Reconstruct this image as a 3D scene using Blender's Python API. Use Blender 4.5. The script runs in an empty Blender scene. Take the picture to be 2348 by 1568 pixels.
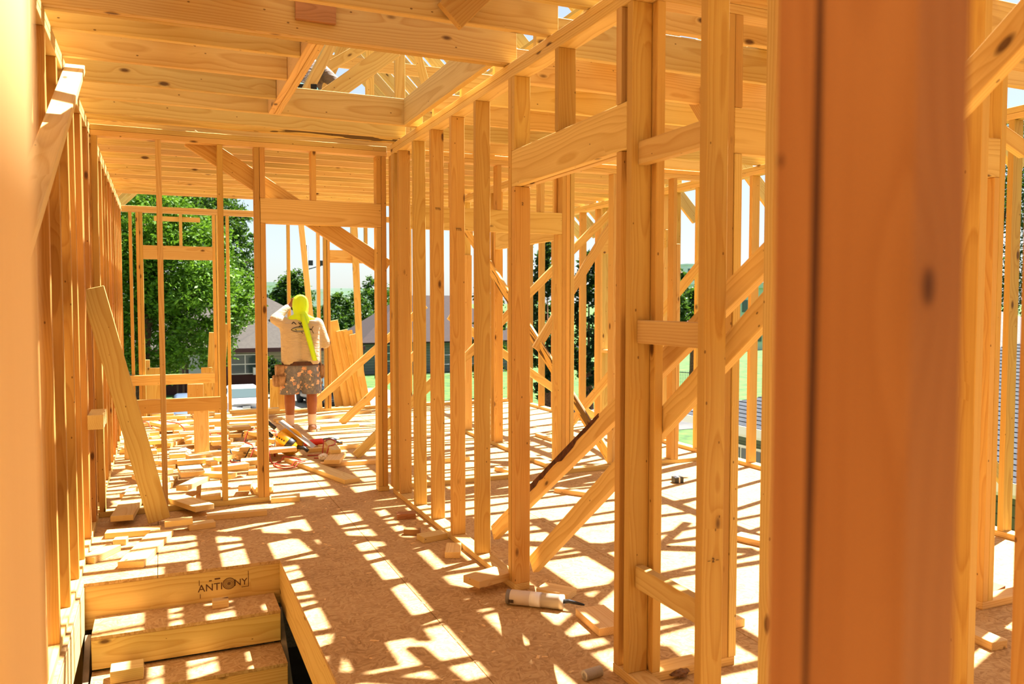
import bpy, bmesh, math, random
from mathutils import Vector, Matrix, Euler
random.seed(7)
S = bpy.context.scene
COL = S.collection
R = math.radians

# ------------------------------------------------------------------ camera
cam_d = bpy.data.cameras.new('camera')
cam = bpy.data.objects.new('camera', cam_d); COL.objects.link(cam)
cam.location = (0, 0, 1.5)
cam.rotation_euler = (R(90) - .0479, 0, -.4101)
cam_d.sensor_width = 36.0
cam_d.lens = 36.0 * 1855 / 2348
cam_d.clip_start = .02; cam_d.clip_end = 6000
cam_d.dof.use_dof = True
cam_d.dof.focus_distance = 5.5
cam_d.dof.aperture_fstop = 5.0
S.camera = cam

# ------------------------------------------------------------------ sky, sun, exposure
SUN_AZ, SUN_EL = 71.0, 60.0            # azimuth measured from +Y towards +X
w = bpy.data.worlds.new('sky'); S.world = w; w.use_nodes = True
wn = w.node_tree; wn.nodes.clear()
sky = wn.nodes.new('ShaderNodeTexSky'); sky.sky_type = 'NISHITA'
sky.sun_disc = False; sky.sun_elevation = R(SUN_EL); sky.sun_rotation = R(SUN_AZ)
sky.air_density = 1.0; sky.dust_density = 1.0; sky.ozone_density = 1.0
bg = wn.nodes.new('ShaderNodeBackground'); bg.inputs['Strength'].default_value = .22
wo = wn.nodes.new('ShaderNodeOutputWorld')
hz = wn.nodes.new('ShaderNodeMix'); hz.data_type = 'RGBA'; hz.inputs[0].default_value = .6      # summer haze
wn.links.new(sky.outputs[0], hz.inputs[6]); hz.inputs[7].default_value = (3.5, 3.85, 4.15, 1)
wn.links.new(hz.outputs[2], bg.inputs[0]); wn.links.new(bg.outputs[0], wo.inputs[0])
sd = bpy.data.lights.new('sun', 'SUN'); sd.energy = 25.0; sd.angle = R(.53); sd.color = (1, .97, .93)
sun = bpy.data.objects.new('sun', sd); COL.objects.link(sun)
a, e = R(SUN_AZ), R(SUN_EL)
sun.rotation_euler = Vector((math.sin(a)*math.cos(e), math.cos(a)*math.cos(e), math.sin(e))).to_track_quat('Z', 'Y').to_euler()
vs = S.view_settings
vs.view_transform = 'Standard'; vs.look = 'None'; vs.gamma = 1; vs.use_curve_mapping = False
vs.exposure = 0.0

# ------------------------------------------------------------------ node helpers and materials
def lin(c):
    return tuple((x/12.92 if x <= .04045 else ((x+.055)/1.055)**2.4) for x in [v/255 for v in c]) + (1,)

class NT:
    def __init__(s, name):
        s.m = bpy.data.materials.new(name); s.m.use_nodes = True
        s.t = s.m.node_tree; s.t.nodes.clear()
        s.out = s.n('ShaderNodeOutputMaterial'); s.b = s.n('ShaderNodeBsdfPrincipled')
        s.l(s.b.outputs[0], s.out.inputs[0])
    def n(s, k, **kw):
        x = s.t.nodes.new(k)
        for a_, v in kw.items(): setattr(x, a_, v)
        return x
    def l(s, a_, b_): s.t.links.new(a_, b_)
    def put(s, sock, v):
        if hasattr(v, 'is_output') or hasattr(v, 'links'): s.l(v, sock)
        else: sock.default_value = v
    def math(s, op, a_, b_=0.0, c_=0.0):
        x = s.n('ShaderNodeMath', operation=op)
        s.put(x.inputs[0], a_); s.put(x.inputs[1], b_); s.put(x.inputs[2], c_); return x.outputs[0]
    def vmath(s, op, a_, b_=(0, 0, 0)):
        x = s.n('ShaderNodeVectorMath', operation=op)
        s.put(x.inputs[0], a_); s.put(x.inputs[1], b_)
        return x.outputs['Value'] if op in ('LENGTH', 'DISTANCE', 'DOT_PRODUCT') else x.outputs[0]
    def mix(s, f, a_, b_, bl='MIX'):
        x = s.n('ShaderNodeMix', data_type='RGBA', blend_type=bl)
        s.put(x.inputs[0], f); s.put(x.inputs[6], a_); s.put(x.inputs[7], b_); return x.outputs[2]
    def ramp(s, f, stops):
        x = s.n('ShaderNodeValToRGB'); s.put(x.inputs[0], f)
        els = x.color_ramp.elements
        while len(els) < len(stops): els.new(.5)
        for e_, (p, c) in zip(els, stops): e_.position = p; e_.color = c
        return x.outputs[0]
    def noise(s, v, scale, detail=2, rough=.5, dist=0):
        x = s.n('ShaderNodeTexNoise'); s.put(x.inputs['Vector'], v)
        x.inputs['Scale'].default_value = scale; x.inputs['Detail'].default_value = detail
        x.inputs['Roughness'].default_value = rough; x.inputs['Distortion'].default_value = dist
        return x.outputs['Fac']
    def voro(s, v, scale, out='Distance', rnd=1):
        x = s.n('ShaderNodeTexVoronoi'); s.put(x.inputs['Vector'], v); x.inputs['Scale'].default_value = scale
        x.inputs['Randomness'].default_value = rnd
        return x.outputs[out]
    def bump(s, h, st=.3, d=.001):
        x = s.n('ShaderNodeBump'); s.put(x.inputs['Height'], h)
        x.inputs['Strength'].default_value = st; x.inputs['Distance'].default_value = d
        s.l(x.outputs[0], s.b.inputs['Normal'])
    def set(s, **kw):
        for k, v in kw.items(): s.put(s.b.inputs[k.replace('_', ' ')], v)

def plain(name, c, rough=.6, **kw):
    m = NT(name); m.set(Base_Color=lin(c), Roughness=rough)
    m.set(**kw); return m.m

def mottled(name, c1, c2, scale=8, rough=.8, bump=0.0):
    m = NT(name); tc = m.n('ShaderNodeTexCoord').outputs['Object']
    f = m.noise(tc, scale, 4, .6)
    m.set(Base_Color=m.ramp(f, [(.35, lin(c1)), (.65, lin(c2))]), Roughness=rough)
    if bump: m.bump(f, bump, .01)
    return m.m

def wood(name, light, dark, knot=(70, 34, 12), ring=.0085, contrast=1.0, vary=.16, knots=1.0, rough=.62, bark=0.0):
    """sawn softwood: solid growth rings about a per-board centre, fibres, knots; grain runs along local X"""
    m = NT(name)
    tc = m.n('ShaderNodeTexCoord').outputs['Object']
    rnd = m.n('ShaderNodeObjectInfo').outputs['Random']
    off = m.n('ShaderNodeCombineXYZ')
    m.put(off.inputs[0], m.math('MULTIPLY', rnd, 91.7)); m.put(off.inputs[1], m.math('MULTIPLY', rnd, 37.3)); m.put(off.inputs[2], m.math('MULTIPLY', rnd, 53.9))
    p = m.vmath('ADD', tc, off.outputs[0])
    r2 = m.math('FRACT', m.math('MULTIPLY', rnd, 17.31)); r3 = m.math('FRACT', m.math('MULTIPLY', rnd, 43.77))
    cen = m.n('ShaderNodeCombineXYZ')
    m.put(cen.inputs[1], m.math('MULTIPLY_ADD', r2, .12, -.06)); m.put(cen.inputs[2], m.math('MULTIPLY_ADD', r3, .16, .02))
    # knots
    pk = m.vmath('MULTIPLY', p, (3.4, 8, 8))
    vk = m.n('ShaderNodeTexVoronoi'); m.l(pk, vk.inputs['Vector']); vk.inputs['Scale'].default_value = 1
    kd = vk.outputs['Distance']
    kc = m.n('ShaderNodeSeparateColor'); m.l(vk.outputs['Color'], kc.inputs[0])
    kd = m.math('ADD', kd, m.math('MULTIPLY', m.math('GREATER_THAN', kc.outputs[0], .56), 2.0))
    kf = m.n('ShaderNodeMapRange'); m.put(kf.inputs[0], kd); kf.inputs[1].default_value = .07*knots; kf.inputs[2].default_value = .13*knots
    kf.inputs[3].default_value = 1; kf.inputs[4].default_value = 0
    around = m.math('POWER', 2.718, m.math('MULTIPLY', kd, -7.0))
    # rings
    q = m.vmath('MULTIPLY', m.vmath('ADD', tc, cen.outputs[0]), (0, 1, 1))
    wob = m.noise(m.vmath('MULTIPLY', p, (1.1, 3, 3)), 1.0, 2, .5)
    rad = m.math('ADD', m.vmath('LENGTH', q), m.math('MULTIPLY_ADD', wob, .055, m.math('MULTIPLY', around, .028)))
    fr = m.math('FRACT', m.math('DIVIDE', rad, ring))
    fib = m.noise(m.vmath('MULTIPLY', p, (3, 160, 160)), 1.0, 2, .6)
    ringc = m.ramp(fr, [(0, (0, 0, 0, 1)), (.55, (.35, .35, .35, 1)), (.86, (1, 1, 1, 1)), (1, (0, 0, 0, 1))])
    tone = m.math('MULTIPLY_ADD', ringc, .55*contrast, m.math('MULTIPLY_ADD', fib, .5, -.1))
    big = m.noise(m.vmath('MULTIPLY', p, (.7, 9, 9)), 1.0, 2, .5)
    tone = m.math('ADD', tone, m.math('MULTIPLY_ADD', big, .7, -.35))
    col = m.mix(tone, lin(light), lin(dark))
    hv = m.n('ShaderNodeHueSaturation'); m.put(hv.inputs['Color'], col)
    m.put(hv.inputs['Hue'], m.math('MULTIPLY_ADD', r3, .018, .491))
    m.put(hv.inputs['Value'], m.math('MULTIPLY_ADD', r2, vary*2, 1-vary))
    col = m.mix(m.math('MULTIPLY', around, .5), hv.outputs[0], lin(dark))
    col = m.mix(m.math('MULTIPLY', kf.outputs[0], .85), col, lin(knot))
    # small nail holes and pitch specks
    sp = m.voro(m.vmath('MULTIPLY', p, (9, 16, 16)), 1.0)
    spf = m.math('LESS_THAN', sp, .055)
    col = m.mix(m.math('MULTIPLY', spf, .7), col, lin(knot))
    if bark:
        bn = m.noise(m.vmath('MULTIPLY', p, (1.2, 14, 14)), 1.0, 3, .6)
        col = m.mix(m.math('MULTIPLY', m.math('GREATER_THAN', bn, bark), .85), col, lin((62, 32, 14)))
    m.set(Base_Color=col, Roughness=rough)
    m.b.inputs['Specular IOR Level'].default_value = .25
    m.bump(m.math('ADD', fr, fib), .25, .0006)
    return m.m

def osb_mat(name, tint=(1, 1, 1)):
    m = NT(name)
    geo = m.n('ShaderNodeNewGeometry').outputs['Position']
    cell = m.voro(geo, 24, 'Color')
    sep = m.n('ShaderNodeSeparateColor'); m.l(cell, sep.inputs[0])
    ang = m.math('MULTIPLY', sep.outputs[0], 6.283)
    rot = m.n('ShaderNodeVectorRotate', rotation_type='Z_AXIS'); m.l(geo, rot.inputs['Vector']); m.l(ang, rot.inputs['Angle'])
    fl = m.vmath('MULTIPLY', rot.outputs[0], (24, 110, 40))
    fc = m.voro(fl, 1.0, 'Color')
    s2 = m.n('ShaderNodeSeparateColor'); m.l(fc, s2.inputs[0])
    fib = m.noise(m.vmath('MULTIPLY', rot.outputs[0], (20, 260, 40)), 1, 2, .6)
    big = m.noise(geo, 2.2, 4, .6)
    t = m.math('ADD', m.math('MULTIPLY', s2.outputs[1], .42), m.math('MULTIPLY_ADD', fib, .3, m.math('MULTIPLY_ADD', big, .6, -.3)))
    c = m.ramp(t, [(.05, lin((158, 120, 72))), (.35, lin((188, 150, 98))), (.7, lin((206, 172, 120))), (1, lin((220, 192, 146)))])
    m.set(Base_Color=c, Roughness=.75); m.b.inputs['Specular IOR Level'].default_value = .2
    m.bump(m.math('ADD', s2.outputs[1], fib), .3, .0012)
    return m.m

M = {}
M['fir'] = wood('fir', (206, 166, 92), (172, 118, 50), ring=.006, contrast=.8)
M['pine'] = wood('pine', (216, 184, 116), (190, 146, 76), ring=.011, contrast=1.1)
M['scrap'] = wood('scrap_pine', (226, 196, 134), (202, 158, 92), ring=.009, contrast=1.0, knots=.8)
M['redwood'] = wood('red_fir', (178, 128, 78), (142, 94, 52), ring=.007)
M['post'] = wood('post_fir', (162, 116, 68), (136, 88, 44), ring=.012, contrast=.6, knots=.3)
M['barked'] = wood('barked_pine', (220, 182, 108), (188, 138, 64), ring=.009, bark=.58)
M['fir_shaded'] = wood('fir_shaded', (194, 146, 78), (160, 102, 44), ring=.006, contrast=.8)  # copy of fir, darkened to put the left wall's shade into the colour
M['osb'] = osb_mat('osb')
M['dark'] = plain('dark_ink', (58, 34, 16), .8)
M['nail'] = plain('nail_steel', (186, 178, 168), .4, Metallic=.4)

# ------------------------------------------------------------------ object helpers
def link(o, parent=None):
    COL.objects.link(o)
    if parent: o.parent = parent
    return o
def tag(o, label=None, cat=None, group=None, kind=None):
    if label: o['label'] = label
    if cat: o['category'] = cat
    if group: o['group'] = group
    if kind: o['kind'] = kind
    return o
def empty(name, loc=(0, 0, 0), rz=0, parent=None):
    o = bpy.data.objects.new(name, None); o.location = loc; o.rotation_euler = (0, 0, rz); o.empty_display_size = .1
    return link(o, parent)
def structure(name, label=None):
    return tag(empty(name), label, kind='structure')
CACHE = {}
def cbox_mesh(L, W, T, mat, ch=.0025):
    key = (round(L, 3), round(W, 4), round(T, 4), mat.name, ch)
    if key in CACHE: return CACHE[key]
    me = bpy.data.meshes.new('lumber')
    hx, hy, hz = L/2, W/2, T/2
    vs_, idx = [], {}
    for sx in (-1, 1):
        for sy in (-1, 1):
            for sz in (-1, 1):
                for ax in range(3):
                    v = [sx*(hx-ch), sy*(hy-ch), sz*(hz-ch)]
                    v[ax] = (sx*hx, sy*hy, sz*hz)[ax]
                    idx[(sx, sy, sz, ax)] = len(vs_); vs_.append(v)
    fs = []
    def add(ids, nrm):
        p = [Vector(vs_[i]) for i in ids]
        if (p[1]-p[0]).cross(p[2]-p[0]).dot(nrm) < 0: ids = ids[::-1]
        fs.append(ids)
    sg = (-1, 1)
    for ax in range(3):
        o1, o2 = [i for i in range(3) if i != ax]
        for s in sg:
            ids = []
            for (a1, a2) in ((-1, -1), (1, -1), (1, 1), (-1, 1)):
                k = [0, 0, 0]; k[ax] = s; k[o1] = a1; k[o2] = a2
                ids.append(idx[(*k, ax)])
            n_ = Vector((0, 0, 0)); n_[ax] = s; add(ids, n_)
        for s1 in sg:
            for s2 in sg:
                k0 = [0, 0, 0]; k0[ax] = -1; k0[o1] = s1; k0[o2] = s2
                k1 = list(k0); k1[ax] = 1
                n_ = Vector((0, 0, 0)); n_[o1] = s1; n_[o2] = s2
                add([idx[(*k0, o1)], idx[(*k1, o1)], idx[(*k1, o2)], idx[(*k0, o2)]], n_)
    for sx in sg:
        for sy in sg:
            for sz in sg: add([idx[(sx, sy, sz, i)] for i in range(3)], Vector((sx, sy, sz)))
    me.from_pydata(vs_, [], fs); me.materials.append(mat)
    CACHE[key] = me
    return me
def box(name, x0, x1, y0, y1, z0, z1, mat, parent=None, ch=.0025):
    """axis-aligned board; local X follows its longest side so that the grain does too"""
    d = [x1-x0, y1-y0, z1-z0]
    order = sorted(range(3), key=lambda i: -d[i])
    ax = [Vector([1 if j == i else 0 for j in range(3)]) for i in order]
    if ax[0].cross(ax[1]).dot(ax[2]) < 0: ax[2] = -ax[2]
    o = bpy.data.objects.new(name, cbox_mesh(d[order[0]], d[order[1]], d[order[2]], mat, ch))
    mt = Matrix((ax[0], ax[1], ax[2])).transposed().to_4x4()
    mt.translation = ((x0+x1)/2, (y0+y1)/2, (z0+z1)/2)
    o.matrix_world = mt
    return link(o, parent)
def beam(name, p0, p1, W, T, mat, parent=None, wdir=(0, 0, 1), ch=.0025):
    """board from p0 to p1 (centre line); its wide side W lies along wdir as far as possible"""
    p0, p1 = Vector(p0), Vector(p1); ex = (p1-p0); L = ex.length; ex.normalize()
    ey = Vector(wdir); ey = (ey - ex*ey.dot(ex)).normalized(); ez = ex.cross(ey)
    o = bpy.data.objects.new(name, cbox_mesh(L, W, T, mat, ch))
    mt = Matrix((ex, ey, ez)).transposed().to_4x4(); mt.translation = (p0+p1)/2
    o.matrix_world = mt
    return link(o, parent)
def mesh_obj(name, verts, faces, mat, parent=None, smooth=False):
    me = bpy.data.meshes.new(name); me.from_pydata([tuple(v) for v in verts], [], faces)
    for m_ in (mat if isinstance(mat, list) else [mat]): me.materials.append(m_)
    if smooth:
        for p in me.polygons: p.use_smooth = True
    o = bpy.data.objects.new(name, me)
    return link(o, parent)
def bm_obj(name, bm, mat, parent=None, smooth=False):
    me = bpy.data.meshes.new(name); bm.normal_update(); bm.to_mesh(me); bm.free()
    for m_ in (mat if isinstance(mat, list) else [mat]): me.materials.append(m_)
    if smooth:
        for p in me.polygons: p.use_smooth = True
    return link(bpy.data.objects.new(name, me), parent)
def tube_mesh(pts, rad, n=8):
    """verts and faces of a tube along pts; rad a number or list"""
    V_, F_ = [], []
    pts = [Vector(p) for p in pts]
    up = Vector((0, 0, 1))
    for i, p in enumerate(pts):
        t = (pts[min(i+1, len(pts)-1)] - pts[max(i-1, 0)]).normalized()
        a_ = t.cross(up)
        if a_.length < .05: a_ = t.cross(Vector((0, 1, 0)))
        a_.normalize(); b_ = t.cross(a_).normalized()
        r = rad[i] if isinstance(rad, (list, tuple)) else rad
        for k in range(n):
            th = 2*math.pi*k/n; V_.append(p + a_*r*math.cos(th) + b_*r*math.sin(th))
    for i in range(len(pts)-1):
        for k in range(n):
            F_.append((i*n+k, i*n+(k+1) % n, (i+1)*n+(k+1) % n, (i+1)*n+k))
    F_.append(tuple(range(n))[::-1]); F_.append(tuple((len(pts)-1)*n+k for k in range(n)))
    return V_, F_
def tube(name, pts, rad, mat, parent=None, n=8):
    v, f = tube_mesh(pts, rad, n); return mesh_obj(name, v, f, mat, parent, True)
_F = Vector((math.sin(.4101)*math.cos(.0479), math.cos(.4101)*math.cos(.0479), -math.sin(.0479)))
_Rt = Vector((math.cos(.4101), -math.sin(.4101), 0)); _Up = _Rt.cross(_F)
def ray(u, v): return _Rt*((u-1174)/1855) + _Up*((784-v)/1855) + _F
def ground(u, v, z=0.0):
    """survey point: where the photograph's pixel (u, v) meets the level z"""
    d = ray(u, v); return Vector((0, 0, 1.5)) + d*((z-1.5)/d.z)
def atY(u, v, y):
    d = ray(u, v); return Vector((0, 0, 1.5)) + d*(y/d.y)
def atX(u, v, x):
    d = ray(u, v); return Vector((0, 0, 1.5)) + d*(x/d.x)

T2, W4, W6, W8 = .038, .089, .14, .184
ZT = 2.65      # underside of the top plates
ZJ = 2.73      # underside of the joists
# ================================================================== STRUCTURE
fir, pine = M['fir'], M['pine']
def rw(i=None): return fir if random.random() < .75 else pine

# ---- floor deck: sheets of strand board around the stair opening
floor = structure('floor')
SX0, SX1, SY0, SY1 = -.40, .612, 1.6, 4.82
def sheet(x0, x1, y0, y1):
    if x1-x0 < .01 or y1-y0 < .01: return
    g = .0015
    box('osb_panel', x0+g, x1-g, y0+g, y1-g, -.0185, 0, M['osb'], floor, ch=.001)
xs = [-.52, -.04, 1.18, 2.40, 3.62, 5.02]
for i in range(5):
    x0, x1 = xs[i], xs[i+1]
    ys = [-2.6, -1.0, .0+(.0 if i % 2 else 1.22), 2.44+(0 if i % 2 else 1.22), 4.82+(.1 if i % 2 else 1.12), 7.3+(.1 if i % 2 else 1.12), 9.8, 11.75]
    ys = sorted(set(ys))
    for y0, y1 in zip(ys, ys[1:]):
        # cut away the stair well
        if x0 < SX1 and x1 > SX0 and y0 < SY1 and y1 > SY0:
            if y0 < SY0: sheet(x0, x1, y0, SY0)
            if y1 > SY1: sheet(x0, x1, SY1, y1)
            a0, a1 = max(y0, SY0), min(y1, SY1)
            sheet(x0, min(x1, SX0), a0, a1); sheet(max(x0, SX1), x1, a0, a1)
        else: sheet(x0, x1, y0, y1)
# floor joists and rims under the deck
for y in [i*.406 for i in range(-6, 28)]:
    if y < SY0-.1 or y > SY1+.1: box('floor_joist', -.5, 5.0, y, y+T2, -.255, -.02, pine, floor)
    else:
        box('floor_joist', SX1+T2+.002, 5.0, y, y+T2, -.255, -.02, pine, floor)
stairwell_rim = box('rim_board', SX1, SX1+T2, SY0-1.9, SY1, -.255, -.0185, pine, floor)
box('rim_board', SX0-T2, SX0, SY0-2.6, SY1, -.255, -.0185, M['scrap'], floor)
box('rim_board', SX0-T2, SX1+T2, SY1+.002, SY1+T2+.002, -.255, -.0185, pine, floor)

# ---- wall builders --------------------------------------------------------
def ywall(name, x0, y0, y1, studs, zt=ZT, thick=W4, plates=True, bottom=True):
    """wall running in Y between x0 and x0+thick; studs = list of near-face Y (or (Y, ztop) / (Y, zbottom, ztop))"""
    wl = structure(name)
    if bottom: box('bottom_plate', x0, x0+thick, y0, y1, 0, T2, pine, wl)
    if plates:
        box('top_plate', x0, x0+thick, y0, y1, zt, zt+T2, pine, wl)
        box('top_plate', x0, x0+thick, y0-.05, y1+.02, zt+T2+.001, zt+2*T2+.001, pine, wl)
    for s in studs:
        if isinstance(s, tuple): yy, zb, zz = s
        else: yy, zb, zz = s, T2, zt
        j = random.uniform(-.003, .003)
        box('stud', x0+j, x0+thick+j, yy, yy+T2, zb, zz, (M['fir_shaded'] if name == 'wall_left' else rw()), wl)
    return wl
def xwall(name, y0, x0, x1, studs, zt=ZT, thick=W4, plates=True, bottom=True):
    wl = structure(name)
    if bottom:
        for a0, a1 in (bottom if isinstance(bottom, list) else [(x0, x1)]):
            box('bottom_plate', a0, a1, y0, y0+thick, 0, T2, pine, wl)
    if plates:
        box('top_plate', x0, x1, y0, y0+thick, zt, zt+T2, pine, wl)
        box('top_plate', x0+.002, x1-.002, y0, y0+thick, zt+T2+.001, zt+2*T2+.001, pine, wl)
    for s in studs:
        if isinstance(s, tuple): xx, zb, zz = s
        else: xx, zb, zz = s, T2, zt
        j = random.uniform(-.003, .003)
        box('stud', xx, xx+T2, y0+j, y0+thick+j, zb, zz, rw(), wl)
    return wl

# ---- left wall (room face X = -0.42)
ls = [1.1, 1.5, 1.9, 2.3, 2.7, 3.1, 3.50, 3.90, 4.36, 4.79, 5.15, 5.60, 5.642, 6.02, 6.20]
y = 6.62
while y < 11.2: ls.append(y); y += .406
wall_left = ywall('wall_left', -.42-W4, .9, 11.36, ls)
# ---- partition (left face X = 1.665)
PX = 1.665
ps = [5.975, 5.585, 5.175, 4.765, 4.345, 3.842, 6.10, 6.14,
      (3.80, T2, 2.095), (3.80, 2.28, ZT),
      (2.80-T2, T2, 2.095), (2.80-T2, 2.28, ZT), (3.30, 2.28, ZT), 2.685, 2.219, 1.90, 1.50, 1.10]
wall_partition = ywall('wall_partition', PX, .9, 6.19, ps, bottom=False)
box('bottom_plate', PX, PX+W4, 3.80, 6.19, 0, T2, pine, wall_partition)
box('bottom_plate', PX, PX+W4, .9, 2.80, 0, T2, pine, wall_partition)
box('header', PX+.002, PX+T2+.002, 2.724, 3.84, 2.096, 2.279, pine, wall_partition)
box('header', PX+.051, PX+W4, 2.724, 3.84, 2.096, 2.279, pine, wall_partition)
for z in (2.03, 1.345, .38):
    box('blocking', PX+.03, PX+.03+T2, 2.258, 2.684, z, z+W4, pine, wall_partition)
# ---- cross wall (near face Y = 6.28) with its doorway
CY = 6.28
cs = [-.415, -.01, .40, .655, (.695, T2, 2.095), (1.572, T2, 2.095), 1.612, (1.07, 2.28, ZT), (1.572, 2.28, ZT), (.695, 2.28, ZT)]
wall_cross = xwall('wall_cross', CY, -.42, 1.66, cs, bottom=[(-.42, .735), (1.572, 1.66)])
box('header', .696, 1.61, CY+.001, CY+T2+.001, 2.096, 2.279, pine, wall_cross)
box('header', .696, 1.61, CY+.05, CY+W4, 2.096, 2.279, pine, wall_cross)
# triple stud pack where the partition meets it
for i, xx in enumerate((1.668, 1.713)):
    box('stud', xx, xx+T2, 6.20, 6.27, .04, ZT, fir, wall_cross)
# ---- far wall (Y = 11.3)
FY = 11.30
fs = [-.345, -.262, -.222, .645, .69, .815, 1.595, 1.995, 2.085, 2.13, 2.90, 3.3, 3.7, 4.1, 4.5, 4.87,
      (.245, 2.24, ZT), (2.47, 2.24, ZT), (2.66, 2.24, ZT)]
wall_far = xwall('wall_far', FY, -.42, 4.96, fs, thick=W4)
box('header', -.184, .645, FY, FY+T2, 2.06, 2.235, pine, wall_far)
box('header', 2.168, 2.90, FY, FY+T2, 2.06, 2.235, pine, wall_far)
box('window_sill_rail', -.46, .645, FY-.045, FY-.007, .455, .585, pine, wall_far)
box('blocking', -.05, .50, FY+.02, FY+.055, 2.55, 2.61, pine, wall_far)
# ---- right outer wall (X = 4.92)
rs = []
y = .6
while y < 11.2:
    if not (7.35 < y < 8.55): rs.append(y)
    y += .406
wall_right = ywall('wall_right', 4.92, .4, 11.29, rs + [7.28, 8.58, (7.7, 2.28, ZT), (8.1, 2.28, ZT), (7.7, T2, .9), (8.1, T2, .9)])
box('header', 4.922, 4.96, 7.24, 8.62, 2.096, 2.279, pine, wall_right)
box('window_sill', 4.92, 5.009, 7.32, 8.58, .9, .938, pine, wall_right)
# ---- middle wall in the right-hand rooms (X = 3.2)
wall_middle = ywall('wall_middle', 3.20, 6.38, 8.80, [6.39, (6.43, T2, 2.05), (8.72, T2, 2.05), 8.76, 7.9, 7.80, (7.4, 2.24, ZT), (6.43, 2.24, ZT)], bottom=True)
box('header', 3.202, 3.24, 6.43, 7.80, 2.055, 2.235, pine, wall_middle)
# ---- cross wall of the right-hand rooms (Y = 6.29)
wall_back = xwall('wall_back', 6.29, 1.79, 4.915, [3.21, 3.25, 3.292, 3.72, 4.10, 4.36, (4.40, T2, 2.05), 4.88, (2.2, 2.28, ZT), (2.6, 2.28, ZT), (3.0, 2.28, ZT), (3.172, T2, 2.095), 1.795],
                  bottom=[(1.79, 2.9), (3.172, 4.915)])
box('header', 1.833, 3.21, 6.292, 6.33, 2.096, 2.279, pine, wall_back)
# ---- wall_closet: short wall in X at Y = 2.65 right of the partition
wall_closet = xwall('wall_closet', 2.65, 1.756, 4.915, [1.757, 2.086, (2.126, T2, 2.10), (2.126, 2.285, ZT), (2.5, 2.285, ZT), (2.9, 2.285, ZT), (3.3, 2.285, ZT), (3.66, T2, 2.10), 3.70, 4.07, 4.5],
                    bottom=[(1.756, 2.16), (3.66, 4.915)])
box('header', 2.126, 3.70, 2.652, 2.69, 2.101, 2.284, pine, wall_closet)
# ---- wall in X at Y = 1.86, right of the partition
wall_bath = xwall('wall_bath', 1.86, 1.756, 4.915, [2.50, 3.0, 3.42, 3.83, 4.24], bottom=[(2.4, 4.915)])
# ---- wall the picture is taken through (Y = 0.262 .. 0.351)
wall_near = structure('wall_near')
NY = .262
box('bottom_plate', -.9, 2.2, NY, NY+W4, 0, T2, pine, wall_near)
box('top_plate', -.9, 2.2, NY, NY+W4, ZT, ZT+T2, pine, wall_near)
box('top_plate', -.9, 2.2, NY, NY+W4, ZT+T2+.001, ZT+2*T2, pine, wall_near)
for xx, mt in ((-.08, M['scrap']), (.307, M['post']), (.72, fir), (1.12, fir), (-.486, fir)):
    near_stud = box('stud', xx, xx+T2, NY, NY+W4, T2, ZT, mt, wall_near)
    if xx == .307:
        cy_ = atX(1872, 300, .307).y
        V_ = []
        for k in range(13):
            z = .80+1.8*k/12; h_ = .0022*min(1, k/4)*(1+.3*math.sin(k*1.7)); yo = .0015*math.sin(k*.8)
            V_ += [(.3064, cy_-h_+yo, z), (.3064, cy_+h_+yo, z)]
        crk = mesh_obj('drying_crack', V_, [(2*i, 2*i+1, 2*i+3, 2*i+2) for i in range(12)], plain('crack_dark', (70, 34, 12), .9), wall_near)

# ---- ceiling joists --------------------------------------------------------
ceiling = structure('ceiling')
JT, JD = T2, W8
HX0, HX1, HY0, HY1 = .745, 1.575, 3.955, 5.50      # attic hatch
def joist(y, x0=-.50, x1=5.0, mat=None): return box('joist', x0, x1, y, y+JT, ZJ, ZJ+JD, mat or pine, ceiling)
for y in (-2.4, -2.0, -1.6, -1.2, -.8, -.4, -.05, .35, .74, 1.14, 1.53, 1.93, 2.33, 2.73, 3.02, 3.40): joist(y, x1=1.712)
joist(3.915, x1=1.712, mat=fir); joist(3.874, x1=1.712)
for y in (-2.4, -1.8, -1.2, -.6, -.02, .55, 1.08, 1.6, 2.1, 2.62, 3.13, 3.65, 4.18, 4.72, 5.27, 5.80, 6.24): joist(y, x0=1.716)
for y in (4.18, 4.63, 5.09):
    joist(y, x1=HX0-.078)
joist(5.502, x1=1.712); joist(5.93, x1=1.712); joist(6.11, x1=1.712, mat=M['barked'])
y = 6.47
while y < 10.15: joist(y); y += .3
for x in (HX0-.077, HX0-.038): box('hatch_header', x, x+T2-.001, HY0, HY1, ZJ-.002, ZJ+JD, pine, ceiling)
box('hatch_header', HX1, HX1+T2, HY0, HY1, ZJ, ZJ+JD, pine, ceiling)
# scab block and stub nailed to the near joist
box('scab_block', .595, .78, 3.85, 3.872, 2.80, 2.90, M['redwood'], ceiling)

# ---- roof frame --------------------------------------------------------------
roof = structure('roof_frame')
RX, RZ = 2.25, 2.915+2.75
def rafter(y, side, mat=None):
    ex = 5.45 if side > 0 else -.95
    return beam('rafter', (RX+.02*side, y, RZ-.04), (ex, y, RZ-.04-abs(ex-RX)), W6, T2, mat or pine, roof)
box('ridge_board', RX-.019, RX+.019, -2.6, 12.6, RZ-.12, RZ+.08, pine, roof)
y = .1
while y < 12.5:
    rafter(y, 1); rafter(y+.002, -1); y += (.61 if y < 8 else .406)
for k, y in enumerate((1.3, 3.3, 4.9, 6.6, 8.2, 9.9)):
    beam('collar_tie', (1.0, y+.04, RZ-1.25), (3.5, y+.04, RZ-1.25), W6, T2, pine, roof)
for side in (-1, 1):
    x = RX+side*1.35
    box('purlin', x-.07, x+.07, -.1, 12.4, RZ-1.52, RZ-1.482, pine, roof)

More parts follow.
